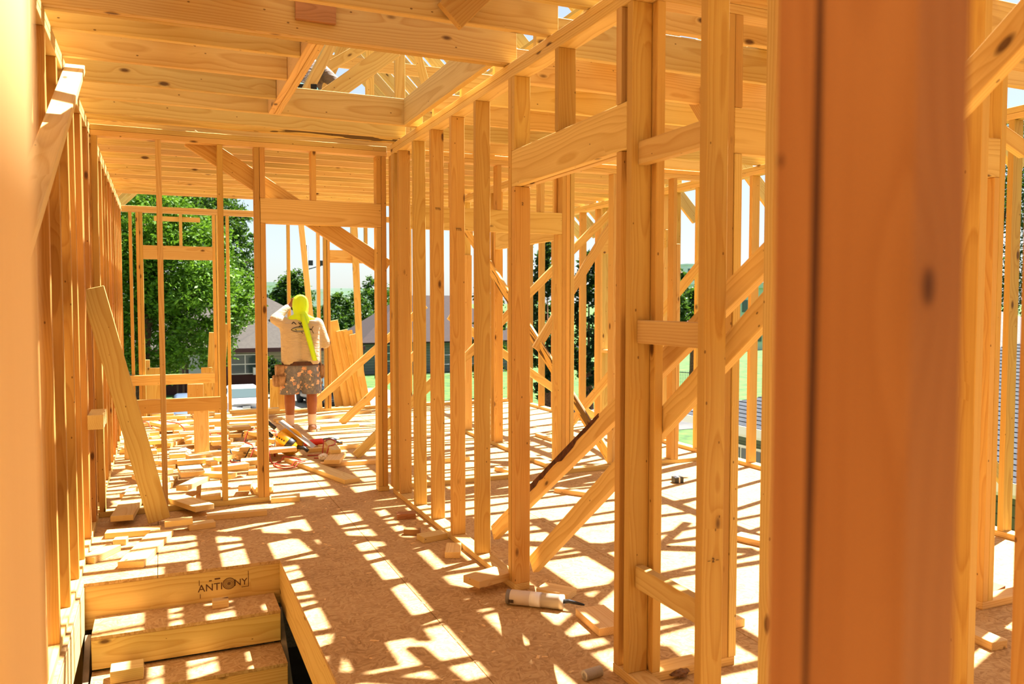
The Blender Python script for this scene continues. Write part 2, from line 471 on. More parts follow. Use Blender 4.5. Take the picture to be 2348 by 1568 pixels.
# planks added over the joists to shade the floor; diagonal struts up to the rafters
for (x, y0, y1, w_) in ((2.05, 1.6, 2.7, W8), (2.05, 3.9, 6.1, W6), (2.50, 2.2, 3.4, W8), (2.50, 4.0, 6.9, W8), (2.30, 3.75, 5.3, W8), (2.80, 1.2, 5.4, W6), (3.08, 2.6, 4.3, W8), (3.08, 4.9, 6.3, W6), (3.4, 1.0, 5.8, W8), (1.20, .6, 3.6, W8), (.25, .5, 3.9, W8), (.0, .9, 4.6, W8), (3.0, 7.2, 10.8, W6), (3.9, 2.0, 5.6, W6)):
    box('shade_plank', x, x+w_, y0, y1, ZJ+JD+.001, ZJ+JD+.039, random.choice((pine, fir)), roof)
for (p0, p1) in (((1.75, 2.2, 2.95), (3.3, 5.2, 4.3)), ((3.1, 3.2, 2.95), (2.3, 5.0, 5.3)), ((2.2, 2.4, 2.95), (3.6, 3.4, 4.1)), ((2.4, 6.0, 2.95), (3.4, 4.2, 4.3)),
                 ((3.6, 5.6, 2.95), (2.4, 5.2, 5.2)), ((1.0, 7.0, 2.95), (2.2, 7.4, 5.3)), ((1.25, 8.6, 2.95), (2.3, 8.3, 5.3)), ((2.9, 8.4, 2.95), (2.3, 8.6, 5.3)), ((3.4, 2.0, 2.95), (4.0, 3.6, 3.7)), ((2.6, 3.9, 2.95), (3.5, 2.6, 4.2))):
    beam('roof_strut', p0, p1, W4, T2, pine, roof)
beam('valley_rafter', (2.3, 2.5, 5.2), (4.9, 5.1, 2.95), W8, T2, pine, roof)
beam('valley_rafter', (2.3, 7.0, 5.2), (4.9, 4.4, 2.95), W8, T2, pine, roof)
for x, y in ((1.35, 7.9), (1.62, 9.1), (1.1, 9.9), (1.9, 6.9), (2.0, 8.4)):
    box('roof_post', x, x+W4, y, y+T2, ZJ+JD, RZ-abs(x-RX)-.25, pine, roof)

# ---- outer sheathing: left wall, and the wall behind the camera; roof sheathing behind the camera
y = -2.6
while y < 11.3:
    y1 = min(y+1.22, 11.36)
    box('sheathing_panel', -.522, -.511, y+.001, y1-.001, -.25, 2.9, M['osb'], wall_left, ch=.001); y = y1
wall_behind = xwall('wall_behind', -2.6, -.42, 4.96, [-.4+.406*i for i in range(13)])
x = -.51
while x < 5.0:
    x1 = min(x+1.22, 5.01)
    box('sheathing_panel', x+.001, x1-.001, -2.612, -2.601, -.25, 2.9, M['osb'], wall_behind, ch=.001); x = x1
for side in (-1, 1):
    for k in range(3):
        a0, a1 = .06+k*1.22, min(.06+k*1.22+1.215, 3.2/math.cos(R(45))*.72+.9)
        ya, yb = -2.6, -.9
        c_ = (a0+a1)/2*math.cos(R(45))
        beam('roof_panel', (RX+side*c_, ya, RZ+.075-c_), (RX+side*c_, yb, RZ+.075-c_), a1-a0, .011, M['osb'], roof, (side, 0, -1), ch=.001)
y = -.51
while y > -2.6:
    rafter(y, 1); rafter(y+.002, -1); y -= .61

beam('roof_strut', atY(690, 190, 7.55), atY(845, 100, 7.55), W4, T2, pine, roof)
beam('roof_strut', atY(742, 228, 6.55), atY(905, 112, 6.55), W6, T2, pine, roof)
# ================================================================== STAIRS
stair = empty('staircase', (.1, SY1, 0))
tag(stair, 'rough pine staircase with strand board treads going down into the floor opening', 'staircase')
stair.location = (0, 0, 0)
st_z, st_y = -.188, .262
for k in range(8):
    yb, z = SY1-.001-k*st_y, st_z*(k+1)
    box('tread', -.352, .578, yb-st_y-.028, yb, z-.018, z, M['osb'], stair, ch=.001)
    yr = yb-st_y-.026
    box('riser', -.352, .578, yr, yr+T2, z-.172, z-.0185, pine, stair)
gray = mottled('weathered_stringer', (120, 104, 88), (158, 136, 110), 6)
for x in (-.395, .579):
    beam('stringer', (x+.016, SY1-.02, -.36), (x+.016, SY1-.02-8*st_y, -.36+8*st_z), .30, .03, gray, stair)

def text_mesh(name, s, size, mat, parent, M4, ext=.0006):
    c = bpy.data.curves.new('t', 'FONT'); c.body = s; c.size = size; c.extrude = ext; c.align_x = 'CENTER'
    to = bpy.data.objects.new('t', c); COL.objects.link(to)
    dg = bpy.context.evaluated_depsgraph_get()
    me = bpy.data.meshes.new_from_object(to.evaluated_get(dg))
    bpy.data.objects.remove(to); me.materials.clear(); me.materials.append(mat)
    o = bpy.data.objects.new(name, me); link(o, parent); o.matrix_world = M4
    return o
def facing_negY(x, y, z, rot=0):      # text readable from -Y
    return Matrix.Translation((x, y, z)) @ Matrix.Rotation(R(90), 4, 'X') @ Matrix.Rotation(rot, 4, 'Z')
ink = plain('stamp_ink', (84, 46, 16), .8)
fy = SY1+.0012
st1 = text_mesh('printed_stamp', 'ANTI', .058, ink, stairwell_rim if False else floor, facing_negY(.232, fy, -.128))
text_mesh('printed_stamp', 'NY', .054, ink, floor, facing_negY(.395, fy, -.118))
def ringset(name, rads, cx, cz, mat, parent):
    V_, F_ = [], []
    for r, t in rads:
        b = len(V_); n = 28
        for k in range(n):
            a_ = 2*math.pi*k/n; c_, s_ = math.cos(a_), math.sin(a_)
            V_ += [(cx+(r-t)*c_, fy-.0006, cz+(r-t)*s_*.95), (cx+(r+t)*c_, fy-.0006, cz+(r+t)*s_*.95)]
        for k in range(n):
            i, j = b+2*k, b+2*((k+1) % n); F_.append((i, j, j+1, i+1))
    return mesh_obj(name, V_, F_, mat, parent)
ringset('printed_rings', [(.033, .0022), (.026, .0014), (.019, .0014), (.012, .0012), (.005, .003)], .332, -.100, ink, floor)
for (x0, x1, z0, z1) in ((.172, .175, -.092, -.060), (.436, .439, -.13, -.04), (.40, .439, -.131, -.128), (.176, .179, -.165, -.140), (.225, .240, -.074, -.068), (.255, .285, -.068, -.060)):
    mesh_obj('printed_mark', [(x0, fy-.0006, z0), (x1, fy-.0006, z0), (x1, fy-.0006, z1), (x0, fy-.0006, z1)], [(0, 1, 2, 3)], ink, floor)

# grade stamps on a few studs (face towards the camera)
def grade(x, y, z, s='2', size=.03):
    text_mesh('grade_stamp', s, size, M['dark'], wall_partition, facing_negY(x, y-.0035, z))
for (x, y, z, s) in ((1.71, 2.219, .62, '\u2013 2 \u2013'), (1.71, 5.175, 2.12, 'TTS'), (1.71, 3.80, 2.0, '2'), (1.71, 4.765, 1.95, 'TTS')):
    grade(x, y, z, s, .022)

placed = []
# ================================================================== BRACES
def brace(name, p0, p1, W, label, mat=None, wdir=(0, 0, 1), T=T2):
    o = beam(name, p0, p1, W, T, mat or pine, None, wdir)
    return tag(o, label, 'brace')
ax_ = -.40
brace('wall_brace', (-.374, 4.74, 2.70), (-.374, 1.95, 1.30), W4, 'sunlit diagonal brace nailed across the left wall studs', M['scrap'], (1, 0, 0))
brace('leaning_plank', (-.03, 5.93, .03), (-.405, 5.99, 1.60), W6, 'wide pine plank leaning from the floor against the left wall', pine, (1, 0, .2))
brace('wall_brace', (.22, 6.391, 2.70), (1.68, 6.391, 1.78), W6, 'diagonal brace behind the doorway header of the cross wall', pine)
brace('floor_brace', (1.816, 3.88, .10), (1.816, .72, 2.54), W4, 'long diagonal brace rising from the partition doorway foot towards the camera', pine)
bb = brace('floor_brace', (1.885, 4.60, .075), (1.885, 1.75, 1.925), W4, 'diagonal brace with a dark bark edge behind the partition', pine)
V_, F_ = [], []; qb = random.Random(4); Lb = Vector((0, 2.85, 1.85)).length
for k in range(25):
    x = -.5*Lb+.35+1.25*k/24; h_ = (.012+.02*math.sin(math.pi*k/24))*qb.uniform(.6, 1.3)
    e_ = .0445
    V_ += [(x, e_-h_, .0200), (x, e_+.003, .0205), (x, e_+.004, -.012), (x, e_-h_, -.0200)]
for k in range(24):
    for j in range(3): F_.append((k*4+j, k*4+j+1, k*4+j+5, k*4+j+4))
bk = mesh_obj('bark_edge', V_, F_, mottled('bark_strip', (52, 24, 10), (98, 52, 22), 30, .9, .4), bb)
V2 = [(x, y, -z) for x, y, z in V_]
g0, g1 = atY(1047, 490, 8.3), ground(1404, 1058, .03)
brace('floor_brace', g0, g1, W4, 'long sunlit brace falling to the floor behind the partition doorway', M['barked'])
brace('floor_brace', atY(1030, 724, 8.95), atY(1405, 985, 8.95), W4, 'brace falling to the right across the back of the far right room', pine)
brace('floor_brace', atY(1040, 846, 8.35), atY(1432, 455, 8.35), W4, 'brace rising to the right across the back of the far right room', pine)
brace('floor_brace', atY(1228, 800, 7.25), atY(1424, 480, 7.25), W4, 'steep brace behind the double stud of the middle wall', pine)
brace('floor_brace', atY(815, 1045, 7.75), atY(1000, 868, 7.75), W4, 'lowest short brace beside the doorway, foot on the deck', pine)
brace('floor_brace', atY(782, 970, 9.8), atY(970, 795, 9.8), W4, 'brace with its foot right of the worker on the deck', pine)
brace('floor_brace', atY(712, 932, 10.35), atY(975, 700, 10.35), W4, 'long brace crossing behind the worker in front of the leaning planks', pine)
brace('leaning_stud', atY(689, 500, 11.05), atY(734, 944, 11.05), W4*.8, 'slanting loose stud standing behind the worker', M['scrap'], (1, 0, 0))
brace('hanging_stud', atY(811, 497, 11.28), atY(827, 863, 11.28), W4, 'loose stud hanging from the top plate right of the worker', pine, (1, 0, 0))
brace('floor_brace', (4.3, 8.3, .05), (4.87, 6.4, 2.0), W4, 'brace against the right outer wall', pine)
brace('floor_brace', atY(2215, 985, 4.2), atY(2300, 1100, 4.2), W4, 'short brace at the right edge in front of the grey roof', pine)
brace('floor_brace', atY(2235, 265, 2.95), atY(2348, 345, 2.95), W4, 'brace high at the right edge under the large brace', pine)
brace('wall_brace', atX(1500, 60, 3.1), atX(1640, 290, 3.1), W6, 'attic brace slanting down behind the tall studs of the partition', pine)

# sawhorse knocked together from offcuts
sh = tag(empty('sawhorse', (.1, 8.5, 0)), 'rough sawhorse with a plank leg standing among the scraps', 'sawhorse')
zt_, zb_ = atY(400, 914, 8.5).z, atY(400, 945, 8.5).z
box('beam', -.39-.1, .60-.1, 0, T2, zb_, zt_, fir, sh)
box('leg', .285-.1, .425-.1, T2+.001, 2*T2, 0, zt_-.01, M['scrap'], sh)
box('leg', -.34-.1, -.20-.1, T2+.001, 2*T2, 0, zt_-.01, M['scrap'], sh)
placed.append(([(-.4, 8.44), (.62, 8.44), (.62, 8.62), (-.4, 8.62)], 2.0))
# lumber leaning upright outside the far wall
def stand(u0, u1, vt, wpx, y, label, k=0, mat=None):
    p0 = atY(u0, 944, y); p0.z = .01; p1 = atY(u1, vt, y)
    tag(beam('leaning_board', p0, p1, wpx*y*.94/1855, T2, mat or pine, None, (1, 0, 0)), label, 'board', 'boards leaning outside the far wall')
stand(800, 762, 735, 26, 11.66, 'tallest board of the stack leaning right of the worker', 0)
stand(818, 783, 735+22, 27, 11.62, 'second tallest board leaning right of the worker')
stand(832, 797, 758, 22, 11.58, 'third board leaning right of the worker')
stand(842, 808, 766, 18, 11.54, 'fourth board leaning right of the worker')
stand(780, 752, 745, 24, 11.70, 'hindmost board leaning right of the worker')
stand(332, 331, 825, 22, 11.66, 'upright cut board with a sunlit top behind the left end of the rails')
stand(352, 352, 843, 30, 11.60, 'wide upright cut board beside the left window stud')
stand(448, 448, 880, 34, 11.55, 'wide upright board between the two rails')
stand(475, 474, 842, 24, 11.64, 'upright cut board with a sunlit top near the window stud')
stand(498, 512, 742, 22, 11.50, 'board leaning beside the window stud, taller than its neighbours')
stand(482, 490, 762, 20, 11.68, 'board leaning behind the window stud')
stand(628, 628, 868, 18, 11.52, 'first upright board left of the worker')
stand(646, 646, 872, 20, 11.58, 'upright board behind the worker left leg')
stand(664, 664, 885, 16, 11.52, 'upright board between the worker legs')

# ================================================================== OFFCUTS
# (polygon corners in plan, top height)
def corners(c, a_, L, W):
    ux, uy = math.cos(a_), math.sin(a_)
    return [(c[0]+sx*L/2*ux-sy*W/2*uy, c[1]+sx*L/2*uy+sy*W/2*ux) for sx, sy in ((-1, -1), (1, -1), (1, 1), (-1, 1))]
def sat(A, B):
    for P, Q in ((A, B), (B, A)):
        for i in range(4):
            nx, ny = P[(i+1) % 4][1]-P[i][1], P[i][0]-P[(i+1) % 4][0]
            a1 = [nx*x+ny*y for x, y in P]; b1 = [nx*x+ny*y for x, y in Q]
            if max(a1) <= min(b1) or max(b1) <= min(a1): return False
    return True
def offcut(cx, cy, deg, L, W, label, mat=None, T=T2, group=None, name='offcut', lay=True, cat='offcut'):
    a_ = R(deg); P = corners((cx, cy), a_, L, W); z = 0.0
    if lay:
        for Q, zt in placed:
            if sat(P, Q): z = max(z, zt)
    o = bpy.data.objects.new(name, cbox_mesh(L, W, T, mat or M['scrap'], .0015))
    o.location = (cx, cy, z+T/2+.0005); o.rotation_euler = (0, 0, a_)
    link(o); placed.append((P, z+T+.001))
    return tag(o, label, cat, group)
def off2(u0, v0, u1, v1, W, label, mat=None, **kw):
    a_, b_ = ground(u0, v0), ground(u1, v1); c = (a_+b_)/2; d = b_-a_
    return offcut(c.x, c.y, math.degrees(math.atan2(d.y, d.x)), d.length, W, label, mat, **kw)
# walls occupy the deck too
for (x0, x1, y0, y1) in ((-.42, .735, CY, CY+W4), (PX, PX+W4, 3.8, 6.19)):
    placed.append(([(x0, y0), (x1, y0), (x1, y1), (x0, y1)], T2+.001))
offcut(1.553, 3.90, 18, .215, .135, 'sunlit square offcut lying against the partition door stud', M['scrap'])
offcut(1.585, 4.53, 68, .19, W4, 'short sunlit block beside the partition plate', M['scrap'])
offcut(1.475, 5.02, -25, .105, .05, 'small grey-brown block on the deck by the partition', M['redwood'])
offcut(1.55, 5.42, -12, .13, .075, 'dark end block at the partition plate, farthest of the four', M['redwood'])
offcut(1.56, 4.86, 10, .17, .10, 'block with a sunlit top touching the partition plate', M['scrap'])
off2(1352, 1408, 1408, 1455, .15, 'pale board with an angled cut in the partition doorway', M['scrap'])
off2(1240, 1358, 1312, 1372, .11, 'pale drilled block lying behind the adhesive tube', M['scrap'])
off2(1690, 1236, 1760, 1252, .10, 'short block on the sunlit deck behind the near post', M['scrap'])
off2(1655, 1420, 1690, 1440, .09, 'sawn block end beside the tall partition studs', M['scrap'])
off2(280, 1208, 312, 1150, W6, 'wide offcut with a round grain end below the left wall', M['scrap'])
off2(243, 1232, 368, 1222, W4, 'long thin offcut under the foot of the leaning plank', M['scrap'])
off2(300, 1303, 372, 1228, W6, 'large board offcut nearest the stair opening', M['scrap'])
off2(262, 1248, 292, 1246, .07, 'small sawn block by the left wall studs', M['scrap'])
off2(398, 1158, 470, 1183, W6, 'board offcut propped on the cross wall plate', M['scrap'], T=.036)
off2(475, 1192, 612, 1180, .06, 'long square stick lying along the cross wall plate', M['scrap'])
off2(432, 1214, 492, 1206, W4, 'wedge cut block in front of the cross wall', M['scrap'])
off2(378, 1220, 442, 1213, .07, 'short flat strip in front of the cross wall', M['scrap'])
off2(622, 1150, 688, 1146, .12, 'offcut lying in the cross wall doorway', M['scrap'])
off2(668, 1056, 808, 1108, W6, 'long sunlit plank on the deck beyond the doorway', M['scrap'])
off2(484, 1160, 484, 1068, W6, 'grey-white board lying straight between two cross wall studs', M['scrap'])
off2(736, 985, 822, 978, W4*.7, 'stick lying right of the worker shoes', M['scrap'])
off2(690, 1012, 752, 1022, W4, 'short block beside the red handled tool', M['scrap'])
off2(705, 1037, 868, 1022, .06, 'long batten right of the saw', M['scrap'])
off2(735, 1070, 868, 1062, .08, 'long batten beyond the doorway near the right stud', M['scrap'])
off2(640, 972, 845, 945, W6, 'long timber behind the worker feet', M['scrap'])
off2(200, 1292, 262, 1262, W4, 'shaded offcut at the foot of the left wall', M['scrap'])
# litter of pieces beyond the cross wall
rr = random.Random(21)
n = 0; tries = 0; used_labels = set()
while n < 118 and tries < 3000:
    tries += 1
    yy = 6.5 + 4.7*rr.random()
    t_ = rr.random()
    xx = -.33 + (1.35 if t_ < .8 else 2.1)*rr.random()
    if 1.15 < xx < 1.95 and 9.0 < yy < 10.2: continue
    if .75 < xx and yy < 7.9 and rr.random() < .85: continue
    L = rr.choice((.12, .18, .25, .3, .38, .5, .62)); W = rr.choice((W4, W4, W6, W6, W8, .06))
    dg = rr.choice((0, 20, -25, 60, 90, 75, 120, 10, -10)) + rr.uniform(-12, 12)
    P = corners((xx, yy), R(dg), L, W)
    if min(p[0] for p in P) < -.40 or max(p[1] for p in P) > 11.22 or min(p[1] for p in P) < 6.40: continue
    if max(p[0] for p in P) > 1.62 and min(p[1] for p in P) < 6.5: continue
    ov = max([zt for Q, zt in placed if sat(P, Q)] + [0])
    if ov > .085: continue
    wl_ = {.12: 'stubby', .18: 'very short', .25: 'short', .3: 'mid-length', .38: 'longish', .5: 'long', .62: 'longest'}[L]
    ww_ = {.06: 'thin', W4: 'narrow', W6: 'wide', W8: 'broad'}[W]
    lie = 'crosswise' if abs(((dg+90) % 180)-90) < 28 else ('lengthwise' if abs((dg % 180)-90) < 28 else 'askew')
    zone = 'near the cross wall' if yy < 7.6 else ('around the sawhorse' if yy < 9 else ('short of the far wall' if yy < 10.2 else 'under the far wall'))
    side = 'by the left wall' if xx < .1 else ('in mid deck' if xx < .75 else 'doorway side')
    lab_ = '%s %s offcut lying %s%s %s, %s' % (wl_, ww_, lie, ' on scraps' if ov > .03 else '', side, zone)
    if lab_ in used_labels: continue
    used_labels.add(lab_)
    offcut(xx, yy, dg, L, W, lab_, M['scrap'], group='offcuts littering the deck beyond the cross wall')
    n += 1
# a few loose in the right-hand rooms
for (u0, v0, u1, v1, W, lab_) in ((1000, 1062, 1075, 1056, .06, 'thin stick seen between the partition studs'), (1230, 1062, 1300, 1085, .05, 'thin stick by the double stud of the middle wall'), (1275, 1128, 1372, 1142, .06, 'thin stick nearest the partition doorway'), (1232, 1000, 1270, 1012, .06, 'thin stick farthest back in the right rooms'), (1140, 1078, 1180, 1090, .06, 'thin stick behind the partition door stud')):
    off2(u0, v0, u1, v1, W, lab_, M['scrap'], group='sticks on the deck of the right rooms')
off2(2212, 1345, 2292, 1366, W6, 'reddish board lying on the deck at the right edge', M['redwood'])
off2(2205, 1450, 2292, 1490, W4, 'pale board lying on the deck at the lower right edge', M['scrap'])
# blocks on the stairs
b_ = box('wood_block', .235, .320, 4.68, 4.735, -.1875, -.143, M['scrap']); tag(b_, 'small sunlit wood block on the top stair tread', 'block')
b_ = box('wood_block', -.26, -.11, 4.36, 4.46, -.3755, -.31, M['scrap']); tag(b_, 'brown wood block on the second stair tread', 'block')
b_ = box('wood_stub', -.424, -.335, 5.58, 5.90, .72, .81, M['scrap']); tag(b_, 'sunlit board end sticking out from the left wall studs', 'board')
b_ = beam('board_end', atY(1030, 38, 3.36), atY(1140, -70, 3.36), W6, T2, fir, None, (0, 0, 1)); tag(b_, 'sawn board end hanging below the joist at the top edge', 'board')

# chips and sawdust flakes
V_, F_ = [], []
for k in range(520):
    if k < 120: x, y = rr.uniform(.65, 1.64), rr.uniform(2.6, 6.2)
    elif k < 420: x, y = rr.uniform(-.38, 1.6), rr.uniform(4.9, 9)
    else: x, y = rr.uniform(1.8, 4.6), rr.uniform(2.2, 9)
    if any(sat([(x-.03, y-.03), (x+.03, y-.03), (x+.03, y+.03), (x-.03, y+.03)], Q) for Q, zt in placed): continue
    s_ = rr.uniform(.002, .007); a_ = rr.uniform(0, 6.28); l_ = rr.uniform(1, 3.5)
    b0 = len(V_); c_, si = math.cos(a_), math.sin(a_)
    for dx, dy, dz in ((-l_, -1, 0), (l_, -1, 0), (l_, 1, 0), (-l_, 1, 0), (0, 0, .6)):
        V_.append((x+s_*(dx*c_-dy*si), y+s_*(dx*si+dy*c_), .0008+s_*dz))
    F_ += [(b0, b0+1, b0+4), (b0+1, b0+2, b0+4), (b0+2, b0+3, b0+4), (b0+3, b0, b0+4)]
tag(mesh_obj('wood_chips', V_, F_, M['scrap']), 'wood chips and sawdust flakes scattered over the deck', 'wood chips', kind='stuff')
# ================================================================== OUTDOORS
GZ = -3.6
grass = mottled('grass', (38, 70, 14), (78, 112, 28), 1.5, .9, .3)
conc = mottled('concrete', (128, 118, 104), (150, 140, 126), .8, .85)
asph = mottled('asphalt', (74, 72, 68), (92, 90, 86), .6, .9)
g = mesh_obj('lawn', [(-2500, -900, GZ), (2500, -900, GZ), (2500, 4500, GZ), (-2500, 4500, GZ)], [(0, 1, 2, 3)], grass)
tag(g, 'bright green lawn around the houses', 'lawn', kind='structure')
def slab(name, x0, x1, y0, y1, z, mat):
    o = box(name, x0, x1, y0, y1, z-.08, z, mat, ch=.004); tag(o, kind='structure'); return o
slab('pavement_street', -60, 90, 27, 34, GZ+.02, asph)
slab('pavement_driveway', 1.5, 12.2, 34.2, 47.6, GZ+.03, conc)
slab('pavement_yard', -2, 14, 13.5, 26.8, GZ+.03, conc)
# ground storey of this house below the deck
lower = structure('wall_lower_storey')
darkin = plain('lower_room_grey', (96, 84, 70), .9)
box('slab_ground', -.5, 5.0, -2.6, 11.4, GZ, GZ+.3, conc, lower, ch=.004)
for y in [i*.61 for i in range(-4, 19)]:
    box('stud', 4.92, 5.0, y, y+T2, GZ+.3, -.26, pine, lower); box('stud', -.5, -.42, y, y+T2, GZ+.3, -.26, pine, lower)
for x in [i*.61 for i in range(0, 8)]:
    box('stud', x, x+T2, 11.3, 11.39, GZ+.3, -.26, pine, lower)
box('sheathing_panel', -.5, 5.0, 11.40, 11.411, GZ, -.03, M['osb'], lower, ch=.001)
box('sheathing_panel', 5.012, 5.023, -2.6, 11.4, GZ, -.03, M['osb'], lower, ch=.001)
box('sheathing_panel', -.522, -.511, -2.6, 11.4, GZ, -.251, M['osb'], lower, ch=.001)

# ---- trees
def leaf_mat(name, c1, c2):
    m = NT(name); oi = m.n('ShaderNodeNewGeometry').outputs['Random Per Island']
    col = m.ramp(oi, [(0, lin(c1)), (1, lin(c2))])
    m.set(Base_Color=col, Roughness=.55); m.b.inputs['Specular IOR Level'].default_value = .3
    tr = m.n('ShaderNodeBsdfTranslucent'); m.l(m.mix(.5, col, (.16, .3, .02, 1)), tr.inputs['Color'])
    mx = m.n('ShaderNodeMixShader'); mx.inputs[0].default_value = .3
    m.l(m.b.outputs[0], mx.inputs[1]); m.l(tr.outputs[0], mx.inputs[2]); m.l(mx.outputs[0], m.out.inputs[0])
    return m.m
M['leaf'] = leaf_mat('leaf_green', (24, 50, 10), (60, 96, 20))
M['leaf_bright'] = leaf_mat('leaf_bright', (50, 88, 12), (110, 148, 28))
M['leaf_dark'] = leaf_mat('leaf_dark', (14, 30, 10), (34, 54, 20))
M['bark'] = mottled('bark', (84, 56, 36), (128, 92, 60), 12, .95, .5)
M['pink'] = leaf_mat('pink_bloom', (206, 110, 130), (232, 160, 172))
def foliage(name, blobs, n, size, mat, parent, seed):
    q = random.Random(seed); V_, F_ = [], []
    wts = [b[3]*b[4]*b[5] for b in blobs]
    # each blob broken up into sprays
    sprays = []
    for b, w_ in zip(blobs, wts):
        k = max(6, int(w_/sum(wts)*n/55))
        for _ in range(k):
            while True:
                v = Vector((q.uniform(-1, 1), q.uniform(-1, 1), q.uniform(-1, 1)))
                if .2 < v.length < 1: break
            v = v.normalized()*(v.length**.4)
            sprays.append((Vector((b[0]+v.x*b[3], b[1]+v.y*b[4], b[2]+v.z*b[5])), min(b[3], b[5])*q.uniform(.16, .30)))
    per = max(1, n//len(sprays))
    for c, r in sprays:
        for _ in range(per):
            v = Vector((q.gauss(0, .5), q.gauss(0, .5), q.gauss(-.1, .42)))*r*1.1 + c
            u = Vector((q.gauss(0, 1), q.gauss(0, 1), q.gauss(0, .7))).normalized()
            w2 = u.cross(Vector((q.gauss(0, 1), q.gauss(0, 1), q.gauss(0, 1)))).normalized()
            s_ = size*q.uniform(.6, 1.3); b0 = len(V_)
            V_ += [v-u*s_, v+w2*s_*.45, v+u*s_, v-w2*s_*.45]; F_.append((b0, b0+1, b0+2, b0+3))
    return mesh_obj(name, V_, F_, mat, parent)
def tree(name, label, base, blobs, n, size, mat, seed, group=None, trunk=.25, cat='tree'):
    t = tag(empty(name, base), label, cat, group)
    q = random.Random(seed)
    loc = [(b[0]-base[0], b[1]-base[1], b[2]-base[2], b[3], b[4], b[5]) for b in blobs]
    foliage('foliage', loc, n, size, mat, t, seed)
    mid = Vector((loc[0][0]*.3, loc[0][1]*.3, max(.6, (loc[0][2]-loc[0][5]*.7))))
    tube('trunk', [(0, 0, 0), mid*.5, mid], [trunk, trunk*.85, trunk*.7], M['bark'], t, 10)
    for b in loc:
        e_ = Vector(b[:3]); tube('branch', [mid*.95, mid.lerp(e_, .5)+Vector((0, 0, .3)), e_+Vector((0, 0, b[5]*.4))], [trunk*.5, trunk*.3, trunk*.08], M['bark'], t, 6)
    return t
def pt(u, v, Y): return atY(u, v, Y)
def bl(u, v, Y, rpx, rzpx=None, dpt=None):
    p = pt(u, v, Y); d = (p-Vector((0, 0, 1.5))).dot(_F); k = d/1855
    return (p.x, p.y, p.z, rpx*k, (dpt if dpt else rpx)*k, (rzpx or rpx)*k)
tb = pt(318, 880, 42); tb.z = GZ
tree('shade_tree', 'large leafy green tree shading the pale house', tuple(tb),
     [bl(400, 600, 42, 120, 120), bl(470, 690, 41, 100, 95), bl(350, 780, 42, 80, 85), bl(540, 690, 41, 62, 55), bl(330, 520, 42, 120, 90), bl(450, 790, 41, 80, 62), bl(240, 650, 43, 120, 170)],
     62000, .115, M['leaf_bright'], 3, trunk=.32)
tb = pt(430, 900, 62); tb.z = GZ
tree('shade_tree', 'tall darker tree rising behind the leafy one', tuple(tb),
     [bl(470, 520, 62, 75, 75), bl(535, 560, 62, 50, 85), bl(570, 615, 60, 34, 32), bl(420, 470, 62, 110, 80), bl(545, 640, 60, 50, 45)], 26000, .15, M['leaf'], 5, trunk=.3)
tb = pt(665, 850, 66); tb.z = GZ
tree('round_tree', 'round green tree behind the worker head', tuple(tb), [bl(668, 700, 66, 46, 66), bl(640, 740, 66, 34, 60), bl(690, 760, 66, 42, 70), bl(672, 648, 66, 30, 30)], 20000, .15, M['leaf'], 8)
for k, (u, v, r, rz, seed, lab) in enumerate(((775, 735, 34, 60, 11, 'leafy tree right of the worker'), (815, 730, 36, 62, 12, 'leafy tree behind the hanging stud'), (858, 705, 34, 72, 13, 'leafy tree beside the doorway stud'), (745, 770, 34, 70, 14, 'dark leafy tree behind the leaning boards'), (905, 730, 40, 75, 15, 'leafy tree hidden mostly by the partition corner'))):
    tb = pt(u, 870, 72+7*k); tb.z = GZ
    tree('backyard_tree', lab, tuple(tb), [bl(u, v, 72+7*k, r, rz), bl(u+10, v+50, 72+7*k, r, 50)], 9000, .16, M['leaf'], seed, 'trees behind the far houses')
# right-hand side trees
for k, (u, v, Y, r, rz, mat, seed, lab) in enumerate((
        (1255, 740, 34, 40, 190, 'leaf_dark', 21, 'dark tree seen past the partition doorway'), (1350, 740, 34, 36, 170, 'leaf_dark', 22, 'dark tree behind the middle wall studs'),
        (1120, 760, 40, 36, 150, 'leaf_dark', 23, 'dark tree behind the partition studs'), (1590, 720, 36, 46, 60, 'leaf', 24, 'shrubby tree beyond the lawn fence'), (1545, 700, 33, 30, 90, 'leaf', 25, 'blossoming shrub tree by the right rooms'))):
    tb = pt(u, 880, Y); tb.z = GZ
    tree('garden_tree', lab, tuple(tb), [bl(u, v, Y, r, rz)], 9000, .11, M[mat], seed, 'garden trees right of the house')
bt = empty('bloom_cluster', tuple(pt(1547, 633, 32.6))); tag(bt, 'pink blossom cluster on the shrub tree by the right rooms', 'blossom')
foliage('petals', [(0, 0, 0, .32, .3, .35)], 400, .05, M['pink'], bt, 31)
foliage('petals', [(1.0, 0, -2.2, .25, .3, .25)], 200, .05, M['pink'], bt, 32)
tb = pt(2260, 800, 36); tb.z = GZ
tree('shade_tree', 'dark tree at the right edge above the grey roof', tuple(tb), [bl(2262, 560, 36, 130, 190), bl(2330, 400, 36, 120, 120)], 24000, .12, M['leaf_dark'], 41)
# shrubs before the pale house
tb = pt(620, 900, 45); tb.z = GZ
tree('shrub', 'dark shrub at the corner of the pale house', tuple(tb), [bl(622, 860, 45, 22, 40)], 4000, .1, M['leaf_dark'], 42, trunk=.05, cat='shrub')

